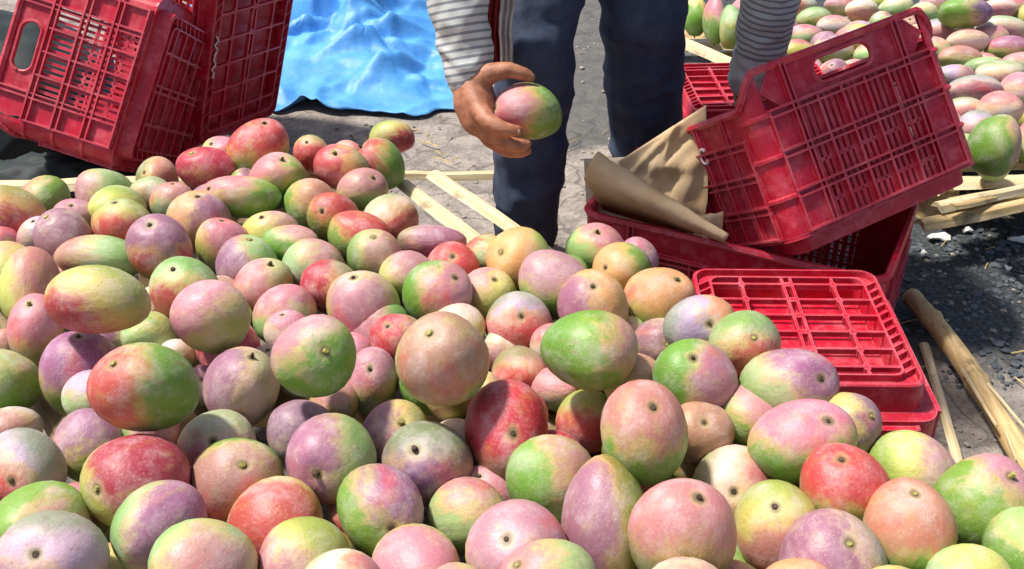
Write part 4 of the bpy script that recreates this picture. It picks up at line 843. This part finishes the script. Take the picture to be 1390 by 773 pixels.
0.898 2.558 0.202 0.0426 0.0384 0.0421 0.06 0.53 -0.84 0.94 -0.27 0.19 l k 0.43 0|buried lilac mango, right one below right of the pale green far mango behind the handle
0.890 2.710 0.166 0.0393 0.0385 0.0405 -0.49 -0.33 0.80 0.00 -0.81 0.59 w k 0.42 1|buried cream mango, left one below right of the pale green far mango behind the handle
0.871 2.617 0.185 0.0416 0.0357 0.0401 0.01 -0.03 1.00 0.00 0.29 0.96 w k 0.30 1|half-buried cream mango, farther below right of the pale green far mango behind the handle
0.683 2.919 0.167 0.0452 0.0366 0.0423 0.61 0.76 -0.23 0.67 0.12 0.74 w p 0.59 0|buried cream mango, below left of the pale green far mango behind the handle
1.327 3.154 0.167 0.0392 0.0410 0.0417 -0.25 -0.58 0.77 0.00 0.29 0.96 l p 0.43 1|half-buried lilac and mauve mango, farther below right of the dark green far mango
0.700 2.823 0.165 0.0411 0.0359 0.0399 -0.40 0.48 -0.78 0.00 0.29 0.96 l k 0.60 0|buried lilac mango, below left of the pale green far mango behind the handle
0.773 2.718 0.167 0.0386 0.0420 0.0419 -0.48 0.88 -0.05 0.94 -0.27 0.19 m k 0.48 0|half-buried pale green and pink mango, below the pale green far mango behind the handle
0.777 2.587 0.168 0.0417 0.0411 0.0431 -0.07 -0.27 0.96 0.00 -0.81 0.59 m k 0.45 1|half-buried pale green and pink mango, farther below the pale green far mango behind the handle
0.629 3.003 0.191 0.0430 0.0454 0.0459 -0.36 0.80 -0.48 0.00 0.29 0.96 m k 0.44 0|buried pale green mango, left of the pale green far mango behind the handle
0.971 2.973 0.172 0.0505 0.0405 0.0471 -0.05 0.88 -0.46 -0.94 -0.27 0.19 l p 0.34 0|half-buried lilac mango, farther right of the pale green far mango behind the handle
1.121 2.948 0.169 0.0406 0.0433 0.0436 0.18 0.92 -0.33 -0.94 -0.27 0.19 w p 0.36 0|half-buried cream mango, the right one farther below left of the dark green far mango
1.059 2.183 0.166 0.0384 0.0388 0.0402 0.46 -0.34 0.82 0.67 0.12 0.74 m k 0.36 1|half-buried pale green mango, below the large upright green mango
0.925 2.472 0.172 0.0473 0.0441 0.0475 -0.56 0.78 -0.26 -0.67 0.12 0.74 m p 0.44 0|half-buried pale green and mauve mango, farther left of the large upright green mango
0.823 2.666 0.186 0.0433 0.0346 0.0403 -0.46 -0.55 0.70 0.00 -0.81 0.59 w p 0.33 1|half-buried cream mango, farther below the pale green far mango behind the handle
0.896 2.407 0.171 0.0438 0.0445 0.0459 -0.35 0.75 -0.56 0.67 0.12 0.74 l p 0.43 0|half-buried lilac and mauve mango, farther left of the large upright green mango
0.680 3.149 0.173 0.0457 0.0475 0.0484 0.20 -0.32 0.93 -0.67 0.12 0.74 w k 0.57 1|half-buried cream and pink mango, the left one farther left of the dark green far mango
1.337 3.086 0.171 0.0437 0.0448 0.0461 -0.28 0.54 -0.80 0.94 -0.27 0.19 w p 0.61 0|half-buried cream and mauve mango, farther below right of the dark green far mango
1.110 2.276 0.169 0.0419 0.0424 0.0438 0.29 -0.38 0.88 0.94 -0.27 0.19 l k 0.25 1|half-buried lilac mango, farther right of the large upright green mango
1.154 2.548 0.167 0.0388 0.0411 0.0415 0.27 -0.36 0.89 -0.67 0.12 0.74 w p 0.57 1|half-buried cream and mauve mango, farther above the large upright green mango
0.930 2.639 0.168 0.0401 0.0430 0.0432 -0.19 0.01 0.98 0.00 0.29 0.96 w k 0.20 1|half-buried cream mango, the left one farther below left of the dark green far mango
0.689 2.985 0.166 0.0386 0.0389 0.0403 0.06 0.73 -0.68 0.00 -0.81 0.59 l k 0.26 0|half-buried lilac mango, farther left of the pale green far mango behind the handle
1.070 2.752 0.165 0.0374 0.0397 0.0400 -0.25 -0.46 0.85 0.00 -0.81 0.59 l k 0.28 1|half-buried lilac mango, farther below left of the dark green far mango
1.018 2.261 0.165 0.0387 0.0384 0.0401 0.30 -0.61 0.73 -0.94 -0.27 0.19 m p 0.22 1|half-buried pale green mango, farther left of the large upright green mango
1.336 3.239 0.169 0.0438 0.0419 0.0446 0.33 -0.10 0.94 -0.67 0.12 0.74 w k 0.42 1|half-buried cream and pink mango, above left of the dark green far mango
1.167 2.423 0.166 0.0416 0.0358 0.0402 -0.24 0.91 -0.33 -0.67 0.12 0.74 m k 0.34 0|half-buried pale green mango, farther above the large upright green mango
1.061 3.070 0.167 0.0399 0.0405 0.0418 -0.25 -0.62 0.74 0.94 -0.27 0.19 w p 0.47 1|half-buried cream and mauve mango, farther right of the pale green far mango behind the handle
0.861 2.915 0.166 0.0428 0.0352 0.0404 0.13 0.29 -0.95 0.00 0.29 0.96 m p 0.67 0|half-buried pale green and mauve mango, farther below the pale green far mango behind the handle
0.936 2.330 0.168 0.0455 0.0373 0.0429 -0.42 0.66 -0.63 -0.94 -0.27 0.19 m k 0.21 0|half-buried pale green mango, farther below left of the mauve-topped green far mango
1.051 2.612 0.186 0.0422 0.0355 0.0403 0.57 0.81 -0.13 -0.94 -0.27 0.19 l k 0.28 0|half-buried lilac mango, farther left of the mauve-topped green far mango
1.251 2.773 0.165 0.0417 0.0351 0.0398 0.07 0.28 -0.96 0.00 0.29 0.96 l k 0.38 0|half-buried lilac mango, farther below left of the mauve-topped green far mango
0.836 2.549 0.187 0.0448 0.0363 0.0419 0.46 0.62 -0.64 0.94 -0.27 0.19 l p 0.57 0|buried lilac mango, left one below right of the pale green far mango behind the handle
0.945 2.566 0.165 0.0389 0.0375 0.0397 0.14 0.91 -0.38 -0.94 -0.27 0.19 w p 0.57 0|buried cream mango, right one below right of the pale green far mango behind the handle
1.068 2.505 0.167 0.0404 0.0392 0.0414 0.24 0.73 -0.64 0.00 0.29 0.96 l p 0.38 0|half-buried lilac mango, farther above left of the large upright green mango
1.391 3.019 0.167 0.0403 0.0399 0.0417 0.55 0.15 0.83 0.94 -0.27 0.19 w k 0.34 1|half-buried cream mango, farther above the mauve-topped green far mango
1.265 2.561 0.167 0.0378 0.0418 0.0413 -0.09 -0.51 0.86 0.00 0.29 0.96 w p 0.24 1|half-buried cream mango, farther below the mauve-topped green far mango
0.673 2.783 0.202 0.0443 0.0365 0.0418 0.60 0.52 -0.61 0.00 0.29 0.96 w k 0.39 0|half-buried cream mango, farther below left of the pale green far mango behind the handle"""
for idx, line in enumerate(TABLE.strip().split('\n')): mango(line, idx)

# ------------------------------------------------------------------ crumpled blue tarp
class Folds:
    """Random straight crease lines: height of a crumpled sheet at (u, v)."""
    def __init__(s, seed, n, box_, lmin, lmax, wmin, wmax, amp):
        rg = random.Random(seed); s.f = []
        for _ in range(n):
            c = (rg.uniform(box_[0], box_[1]), rg.uniform(box_[2], box_[3])); a = rg.uniform(0, math.pi)
            s.f.append((c[0], c[1], math.cos(a), math.sin(a), rg.uniform(lmin, lmax), rg.uniform(wmin, wmax), rg.choice([1, 1, -.8]) * amp * rg.uniform(.4, 1)))
    def __call__(s, u, v):
        z = 0
        for cx, cy, ca, sa, L, w, A in s.f:
            dx, dy = u - cx, v - cy; al = dx * ca + dy * sa
            if abs(al) > 2 * L: continue
            d = abs(-dx * sa + dy * ca + .18 * al * al / L)
            if d < w * 2: z += A * max(0, 1 - d / (w * 2)) ** 1.4 * math.exp(-(al / L) ** 2)
        return z
def tarp():
    fo = Folds(4, 150, (-1.15, 0, 2.8, 4.0), .05, .22, .010, .040, .058); bm = bmesh.new(); nx, ny = 130, 140; vv = []
    for j in range(ny + 1):
        row = []
        for i in range(nx + 1):
            u, v = i / nx, j / ny
            ang = math.atan2(v - .5, u - .5); m = 1 + .16 * nz((math.cos(ang), math.sin(ang), 0), 2.6, 4)
            x = -.60 + (u - .5) * 1.02 * m + .10 * (v - .5); y = 3.42 + (v - .5) * 1.16 * m
            e = min(u, 1 - u, v, 1 - v); dome = min(1, e / .45); dome = dome * dome * (3 - 2 * dome)
            p = Vector((x, y, 0))
            z = .010 + dome * (.10 + .06 * nz(p, 2.6, 6, 1)) + (.4 + .6 * dome) * fo(x, y) + .003 * nz(p, 30, 2)
            row.append(bm.verts.new((x, y, max(z, .010))))
        vv.append(row)
    for j in range(ny):
        for i in range(nx): bm.faces.new((vv[j][i], vv[j][i + 1], vv[j + 1][i + 1], vv[j + 1][i]))
    o = obj('plastic_tarp', bm, M['tarp'], smooth=True)
    md = o.modifiers.new('thick', 'SOLIDIFY'); md.thickness = .003; md.offset = 1
    tag(o, 'crumpled light blue plastic tarp heaped on the ground behind', 'tarp')
tarp()

# ------------------------------------------------------------------ paper lining and cardboard
def sheet(name, corners, bulge, mat, seed, n=44, crease=.014, thick=.0010):
    rg = random.Random(seed); A, B, Cc, D = [Vector(c) for c in corners]; bm = bmesh.new(); vv = []
    nrm = (B - A).cross(D - A).normalized(); fo = Folds(seed, 26, (0, 1, 0, 1), .2, .6, .02, .08, crease)
    for j in range(n + 1):
        row = []
        for i in range(n + 1):
            u, v = i / n, j / n
            p = (A.lerp(B, u)).lerp(D.lerp(Cc, u), v)
            p = p + nrm * (bulge * 4 * u * (1 - u) * (.4 + .6 * v) + fo(u, v) + crease * .5 * nz(p, 7, seed, 1))
            row.append(bm.verts.new(p))
        vv.append(row)
    for j in range(n):
        for i in range(n): bm.faces.new((vv[j][i], vv[j][i + 1], vv[j + 1][i + 1], vv[j + 1][i]))
    o = obj(name, bm, mat, smooth=True)
    md = o.modifiers.new('thick', 'SOLIDIFY'); md.thickness = thick; md.offset = 0
    return o
tag(sheet('kraft_paper_sheet', ((.235, 1.86, .09), (.375, 1.775, .12), (.357, 1.885, .440), (.205, 1.90, .318)), -.02, M['paper'], 3), 'brown kraft paper sheet with pointed top standing up in the lined crate', 'paper')
tag(sheet('kraft_paper_sheet', ((.33, 1.775, .06), (.392, 1.742, .08), (.380, 1.735, .300), (.325, 1.775, .275)), .01, M['paper'], 7, 24, .008), 'small brown paper corner tucked against the tipped crate', 'paper')
def rolled():
    # the near edge of the lining, folded over the rim as a long roll
    a, b = Vector((.146, 1.825, .345)), Vector((.385, 1.705, .262)); bm = bmesh.new(); n = 40; m = 16; rows = []
    for i in range(n + 1):
        t = i / n; c = a.lerp(b, t); r = .022 * (1 - t) + .008; row = []
        ax = (b - a).normalized(); s_ = Vector((0, 0, 1)) - ax * ax.z; s_.normalize(); q_ = ax.cross(s_)
        for k in range(m + 1):
            an = R(-150 + 300 * k / m); rr = r * (1 + .12 * nz((t * 6, k * .3, 1), 1.2, 5))
            row.append(bm.verts.new(c + s_ * math.cos(an) * rr + q_ * math.sin(an) * rr * .8))
        # skirt going down into the crate
        row.append(bm.verts.new(c + Vector((.03, .05, -.12 * (1 - .5 * t)))))
        rows.append(row)
    for i in range(n):
        for k in range(m + 1): bm.faces.new((rows[i][k], rows[i][k + 1], rows[i + 1][k + 1], rows[i + 1][k]))
    o = obj('kraft_paper_roll', bm, M['paper'], smooth=True); md = o.modifiers.new('thick', 'SOLIDIFY'); md.thickness = .0014
    tag(o, 'brown paper edge rolled over the near rim of the lined crate', 'paper')
rolled()
tag(sheet('cardboard_flap', ((.150, 1.905, .17), (.235, 1.885, .16), (.235, 1.925, .315), (.140, 1.935, .305)), .004, M['card'], 12, 10, .002, .004), 'pale grey cardboard flap at the left corner of the lined crate', 'cardboard')

# added dark bundles standing in for the shade under and behind the tumbled crates
def shade_bundle(loc, r, rz, label):
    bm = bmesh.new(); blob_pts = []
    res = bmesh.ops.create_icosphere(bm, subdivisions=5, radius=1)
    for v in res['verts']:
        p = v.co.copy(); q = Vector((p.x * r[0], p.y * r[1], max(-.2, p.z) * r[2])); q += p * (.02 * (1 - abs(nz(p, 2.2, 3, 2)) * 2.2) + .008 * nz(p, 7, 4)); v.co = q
    o = obj('shade_filler', bm, M['shade_dark'], smooth=True); o.location = loc; o.rotation_euler = (0, 0, R(rz))
    tag(o, label, 'tarpaulin', 'dark green shade fillers')
shade_bundle((-1.03, 2.20, .028), (.30, .115, .135), 8, 'added dark green bundle standing in for shade under the tumbled crate at left')
shade_bundle((-1.42, 2.72, .05), (.36, .36, .24), 30, 'added dark green heap standing in for shade behind the crate handle at far left')
# white scraps on the dark soil, paper chip
for i, (x, y, a, s_) in enumerate(((.955, 2.13, .3, .030), (1.03, 2.16, .9, .018), (1.13, 2.12, .1, .026), (1.17, 2.135, .5, .015), (.90, 2.06, 1.2, .012), (1.06, 2.0, 2.0, .012))):
    bm = bmesh.new(); n = 9; vs_ = []
    for k in range(n):
        q = 2 * math.pi * k / n; r_ = s_ * (.5 + .5 * abs(math.cos(q + a))) * (1 + .4 * nz((q, i, 0), 1.5, i))
        vs_.append(bm.verts.new((r_ * math.cos(q), r_ * .6 * math.sin(q), .004 * math.sin(2 * q))))
    f = bm.faces.new(vs_); ex = bmesh.ops.extrude_face_region(bm, geom=[f])
    for v in ex['geom']:
        if isinstance(v, bmesh.types.BMVert): v.co.z += .004
    bmesh.ops.recalc_face_normals(bm, faces=bm.faces)
    o = obj('white_scrap', bm, M['flake']); o.location = (x, y, .012); o.rotation_euler = (.15, .1, a)
    tag(o, ['long white scrap on the dark soil beside the crates', 'small white scrap right of the long scrap on dark soil', 'wide white scrap on the dark soil at the right edge',
            'tiny white scrap just right of the wide scrap', 'tiny pale scrap on dark soil close to the lined crate', 'tiny pale scrap in the middle of the dark soil'][i], 'scrap', 'white scraps on the dark soil')

# ------------------------------------------------------------------ the person
def capsule(bm, p0, r0, p1, r1, n=14, seg=6):
    p0, p1 = Vector(p0), Vector(p1); d = p1 - p0; L = d.length; t = d.normalized()
    a = t.cross(Vector((0, 0, 1)))
    if a.length < .05: a = t.cross(Vector((1, 0, 0)))
    a.normalize(); b = t.cross(a); rings = []
    prof = [(-r0 * math.sin(q), r0 * math.cos(q)) for q in (R(80), R(55), R(28))] + [(L * k / seg, r0 + (r1 - r0) * k / seg) for k in range(seg + 1)] + [(L + r1 * math.sin(q), r1 * math.cos(q)) for q in (R(28), R(55), R(80))]
    for z, r in prof: rings.append([bm.verts.new(p0 + t * z + (a * math.cos(2 * math.pi * k / n) + b * math.sin(2 * math.pi * k / n)) * r) for k in range(n)])
    for i in range(len(rings) - 1):
        for k in range(n): bm.faces.new((rings[i][k], rings[i][(k + 1) % n], rings[i + 1][(k + 1) % n], rings[i + 1][k]))
    bm.faces.new(rings[0][::-1]); bm.faces.new(rings[-1])
def chain(bm, pts):
    for a, b in zip(pts, pts[1:]): capsule(bm, a[:3], a[3], b[:3], b[3])
def blob(bm, c, r, rot=None):
    res = bmesh.ops.create_icosphere(bm, subdivisions=3, radius=1)
    for v in res['verts']:
        p = Vector((v.co.x * r[0], v.co.y * r[1], v.co.z * r[2]))
        if rot is not None: p = rot @ p
        v.co = p + Vector(c)
def fuse(name, bm, vox, mat, parent=None, smooth=4):
    o = obj(name, bm, None); md = o.modifiers.new('r', 'REMESH'); md.mode = 'VOXEL'; md.voxel_size = vox
    if smooth: sm = o.modifiers.new('s', 'SMOOTH'); sm.factor = .5; sm.iterations = smooth
    dg = bpy.context.evaluated_depsgraph_get(); me = bpy.data.meshes.new_from_object(o.evaluated_get(dg)); old = o.data
    o.modifiers.clear(); o.data = me; bpy.data.meshes.remove(old); me.materials.clear(); me.materials.append(mat)
    me.polygons.foreach_set("use_smooth", [True] * len(me.polygons)); me.name = name
    if parent: o.parent = parent; o.matrix_parent_inverse = parent.matrix_world.inverted()
    return o
PXM = 1.884 / 1500            # metres per image pixel at the held mango's depth
HM = Vector((.025, 1.74, .4911))
FW = Vector((0, math.cos(R(33)), -math.sin(R(33)))); UP = Vector((0, math.sin(R(33)), math.cos(R(33))))
def hp(px, py, d, r):         # a point of the right hand, measured from the held mango
    v = HM + Vector((1, 0, 0)) * (px - 715) * PXM - UP * (py - 152) * PXM - FW * d * PXM
    return (v.x, v.y, v.z, r * PXM)
foot_l, foot_r = Vector((.030, 2.07, 0)), Vector((.305, 2.24, 0))
knee_l, knee_r = Vector((.046, 2.03, .50)), Vector((.262, 2.14, .52))
hip_l, hip_r = Vector((.07, 2.22, .90)), Vector((.24, 2.26, .90))
sh_l, sh_r = Vector((-.035, 1.86, 1.20)), Vector((.36, 1.90, 1.20))
el_l, el_r = Vector((-.125, 1.90, .86)), Vector((.52, 2.06, .86))
wr_l = Vector(hp(640, 112, 0, 0)[:3]); wr_r = Vector((.50, 2.13, .455))
bm = bmesh.new()
# right hand (viewer's left) round the mango
chain(bm, [hp(638, 88, 0, 27.1), hp(641, 118, 2, 27.1), hp(645, 140, 4, 30.5), hp(650, 160, 6, 27.1)])
chain(bm, [hp(640, 122, 14, 19.2), hp(650, 150, 26, 16.9)]); chain(bm, [hp(640, 122, -12, 19.2), hp(648, 150, -22, 16.9)])
chain(bm, [hp(648, 112, 14, 19.2), hp(667, 104, 26, 14.1), hp(690, 101, 30, 11.3), hp(712, 106, 26, 9.5), hp(721, 110, 23, 7.3)])     # thumb
chain(bm, [hp(650, 152, 28, 14.7), hp(664, 172, 46, 11.9), hp(682, 182, 52, 10.4), hp(698, 185, 51, 9.0), hp(704, 184, 49, 7.3)])     # index
chain(bm, [hp(650, 160, 10, 14.7), hp(668, 186, 27, 11.9), hp(690, 199, 29, 10.7), hp(708, 201, 27, 9.4), hp(715, 199, 25, 7.3)])
chain(bm, [hp(648, 160, -6, 13.6), hp(664, 190, 4, 11.3), hp(688, 205, 5, 10.2), hp(708, 207, 5, 9.0), hp(716, 205, 4, 7.3)])
chain(bm, [hp(646, 152, -22, 12.4), hp(660, 180, -20, 10.2), hp(680, 196, -18, 9.0), hp(696, 200, -17, 7.3)])
chain(bm, [(*wr_l, .030), (*wr_l.lerp(el_l, .5), .040), (*el_l, .044), (*sh_l, .055)])
# left hand (viewer's right) on the far rim of the tipped crate
chain(bm, [(*sh_r, .055), (*el_r, .044), (*wr_r, .030)])
chain(bm, [(*wr_r, .028), (.498, 2.150, .425, .034), (.496, 2.155, .395, .030)])
for k in range(4):
    x = .468 + .019 * k; chain(bm, [(x, 2.155, .395, .011), (x, 2.145, .355, .010), (x, 2.12, .335, .009), (x, 2.10, .345, .0075)])
chain(bm, [(.525, 2.14, .425, .014), (.540, 2.115, .40, .011), (.535, 2.095, .38, .009)])
# trunk, neck, head, legs, feet
chain(bm, [(.155, 2.25, .92, .145), (.158, 2.12, 1.08, .130), (.162, 1.95, 1.18, .150)])
chain(bm, [(*sh_l, .065), (.162, 1.90, 1.22, .09), (*sh_r, .065)])
chain(bm, [(.162, 1.86, 1.24, .058), (.162, 1.78, 1.27, .055)])
hr = Matrix.Rotation(R(35), 3, 'X')
HC_ = Vector((.162, 1.70, 1.285)); blob(bm, HC_, (.075, .092, .115), hr)
blob(bm, HC_ + hr @ Vector((0, -.088, -.012)), (.013, .018, .022), hr); blob(bm, HC_ + hr @ Vector((0, -.05, -.075)), (.048, .045, .045), hr)
for s in (-1, 1): blob(bm, HC_ + hr @ Vector((s * .076, .01, -.005)), (.010, .022, .032), hr); blob(bm, HC_ + hr @ Vector((s * .030, -.076, .016)), (.014, .012, .010), hr)
blob(bm, HC_ + hr @ Vector((0, -.088, -.055)), (.024, .010, .009), hr)
for h, kn, ft in ((hip_l, knee_l, foot_l), (hip_r, knee_r, foot_r)):
    an = ft + Vector((0, .01, .075))
    chain(bm, [(*h, .078), (*h.lerp(kn, .5), .068), (*kn, .054), (*kn.lerp(an, .35), .052), (*an, .036)])
    chain(bm, [(an.x, an.y + .03, .035, .034), (ft.x, ft.y - .06, .036, .036), (ft.x, ft.y - .15, .026, .026)])
body = fuse('person', bm, .0052, M['skin'], smooth=3)
tag(body, 'person in dark trousers and striped shirt bending over, holding a mango', 'person')
def nail(p, nrm, up_, w):
    bm = bmesh.new(); p, nrm, up_ = Vector(p[:3]), Vector(nrm).normalized(), Vector(up_).normalized(); sd_ = nrm.cross(up_); c = p + nrm * w * .95
    vs_ = [bm.verts.new(c + sd_ * w * .55 * math.cos(q) + up_ * w * .7 * math.sin(q) - nrm * w * .12 * abs(math.cos(q))) for q in [2 * math.pi * k / 10 for k in range(10)]]
    vc = bm.verts.new(c + nrm * w * .10)
    for k in range(10): bm.faces.new((vc, vs_[k], vs_[(k + 1) % 10]))
    o = obj('finger_nail', bm, M['nail'], body, smooth=True)
nail(hp(715, 107, 25, 0), -FW * .55 + UP * .8, Vector((1, 0, 0)) - UP * .3, 7.6 * PXM)
nail(hp(701, 184.5, 50, 0), -FW * .8 - UP * .3, Vector((1, 0, 0)), 7.2 * PXM)

# clothes
def cloth(name, segs, vox, mat, amp, freq, smooth, along_axis=None, cuff=None):
    bm = bmesh.new()
    for s in segs: chain(bm, s)
    o = fuse(name, bm, vox, mat, body, smooth); me = o.data
    nrm = [v.normal.copy() for v in me.vertices]
    al = np.zeros(len(me.vertices), dtype=np.float32)
    for i, v in enumerate(me.vertices):
        p = v.co.copy()
        if along_axis:
            best = None
            for (a, b, off) in along_axis:
                d = b - a; t = max(0, min(1, (p - a).dot(d) / d.length_squared)); q = (p - a - d * t).length
                if best is None or q < best[0]: best = (q, off + t * d.length)
            al[i] = best[1]
        f = amp * (1 - abs(nz((p.x * 1.2 + p.z * .4, p.y, p.z * 1.5), freq, 4, 2)) * 2) + amp * .5 * nz(p, freq * 2.2, 9)
        v.co = p + nrm[i] * f
    at = me.attributes.new("along", 'FLOAT', 'POINT'); at.data.foreach_set("value", al)
    return o
leg_segs = []
for h, kn, ft, w in ((hip_l, knee_l, foot_l, 1), (hip_r, knee_r, foot_r, 1.06)):
    an = ft + Vector((0, .0, .055))
    leg_segs.append([(*h, .104 * w), (*h.lerp(kn, .55), .092 * w), (*kn, .078 * w), (*kn.lerp(an, .5), .071 * w), (*an, .064 * w)])
leg_segs.append([(*hip_l, .11), (.155, 2.25, .93, .155), (*hip_r, .11)])
cloth('trousers', leg_segs, .008, M['trouser'], .008, 7, 3)
d_ = (el_l - wr_l).normalized(); cuf = wr_l + d_ * .012
sl = [[(*cuf, .040), (*wr_l.lerp(el_l, .35), .049), (*el_l, .060), (*sh_l, .072)]]
cr_ = wr_r - (el_r - wr_r) * .16
sl.append([(*cr_, .050), (*wr_r.lerp(el_r, .4), .054), (*el_r, .060), (*sh_r, .072)])
sl.append([(.155, 2.23, .98, .160), (.158, 2.10, 1.10, .150), (.162, 1.95, 1.20, .165)]); sl.append([(*sh_l, .078), (.162, 1.91, 1.22, .115), (*sh_r, .078)])
cloth('shirt', sl, .0065, M['shirt'], .0055, 13, 2, [(wr_l, el_l, 0), (el_l, sh_l, (el_l - wr_l).length), (wr_r, el_r, 0), (el_r, sh_r, .4), (Vector((.155, 2.23, .98)), Vector((.162, 1.95, 1.2)), 0)])
bm = bmesh.new(); blob(bm, HC_ + hr @ Vector((0, .018, .03)), (.082, .092, .100), hr)
for v in bm.verts: v.co += v.co.normalized() * .003 * nz(v.co, 60, 2)
o = obj('hair', bm, M['hair'], body, smooth=True)
for ft in (foot_l, foot_r):
    bm = bmesh.new(); blob(bm, (ft.x, ft.y - .06, .012), (.048, .135, .012)); tube(bm, [(ft.x - .045, ft.y - .10, .015), (ft.x, ft.y - .09, .072), (ft.x + .045, ft.y - .10, .015)], .012, 8); obj('sandal', bm, M['shoe'], body, smooth=True)
# cloth hanging at the thigh: a red strip and a white one
def strip(name, x, w, y, z0, z1, mat, seed):
    bm = bmesh.new(); n, m = 24, 10; vv = []
    for j in range(n + 1):
        t = j / n; z = z0 + (z1 - z0) * t
        vv.append([bm.verts.new((x + (i / m - .5) * w * (1 - .25 * t) + .006 * nz((t * 4, seed, 0), 1.5, seed), y + .012 * math.sin(i * 1.9 + t * 3 + seed), z + (.008 * nz((i, seed, 0), .8, 3) if j == n else 0))) for i in range(m + 1)])
    for j in range(n):
        for i in range(m): bm.faces.new((vv[j][i], vv[j + 1][i], vv[j + 1][i + 1], vv[j][i + 1]))
    o = obj(name, bm, mat, body, smooth=True); md = o.modifiers.new('t', 'SOLIDIFY'); md.thickness = .003
strip('hanging_cloth', -.036, .040, 1.955, .86, .487, M['red_cloth'], 1)
strip('hanging_cloth', -.008, .034, 1.945, .86, .492, M['white_cloth'], 5)
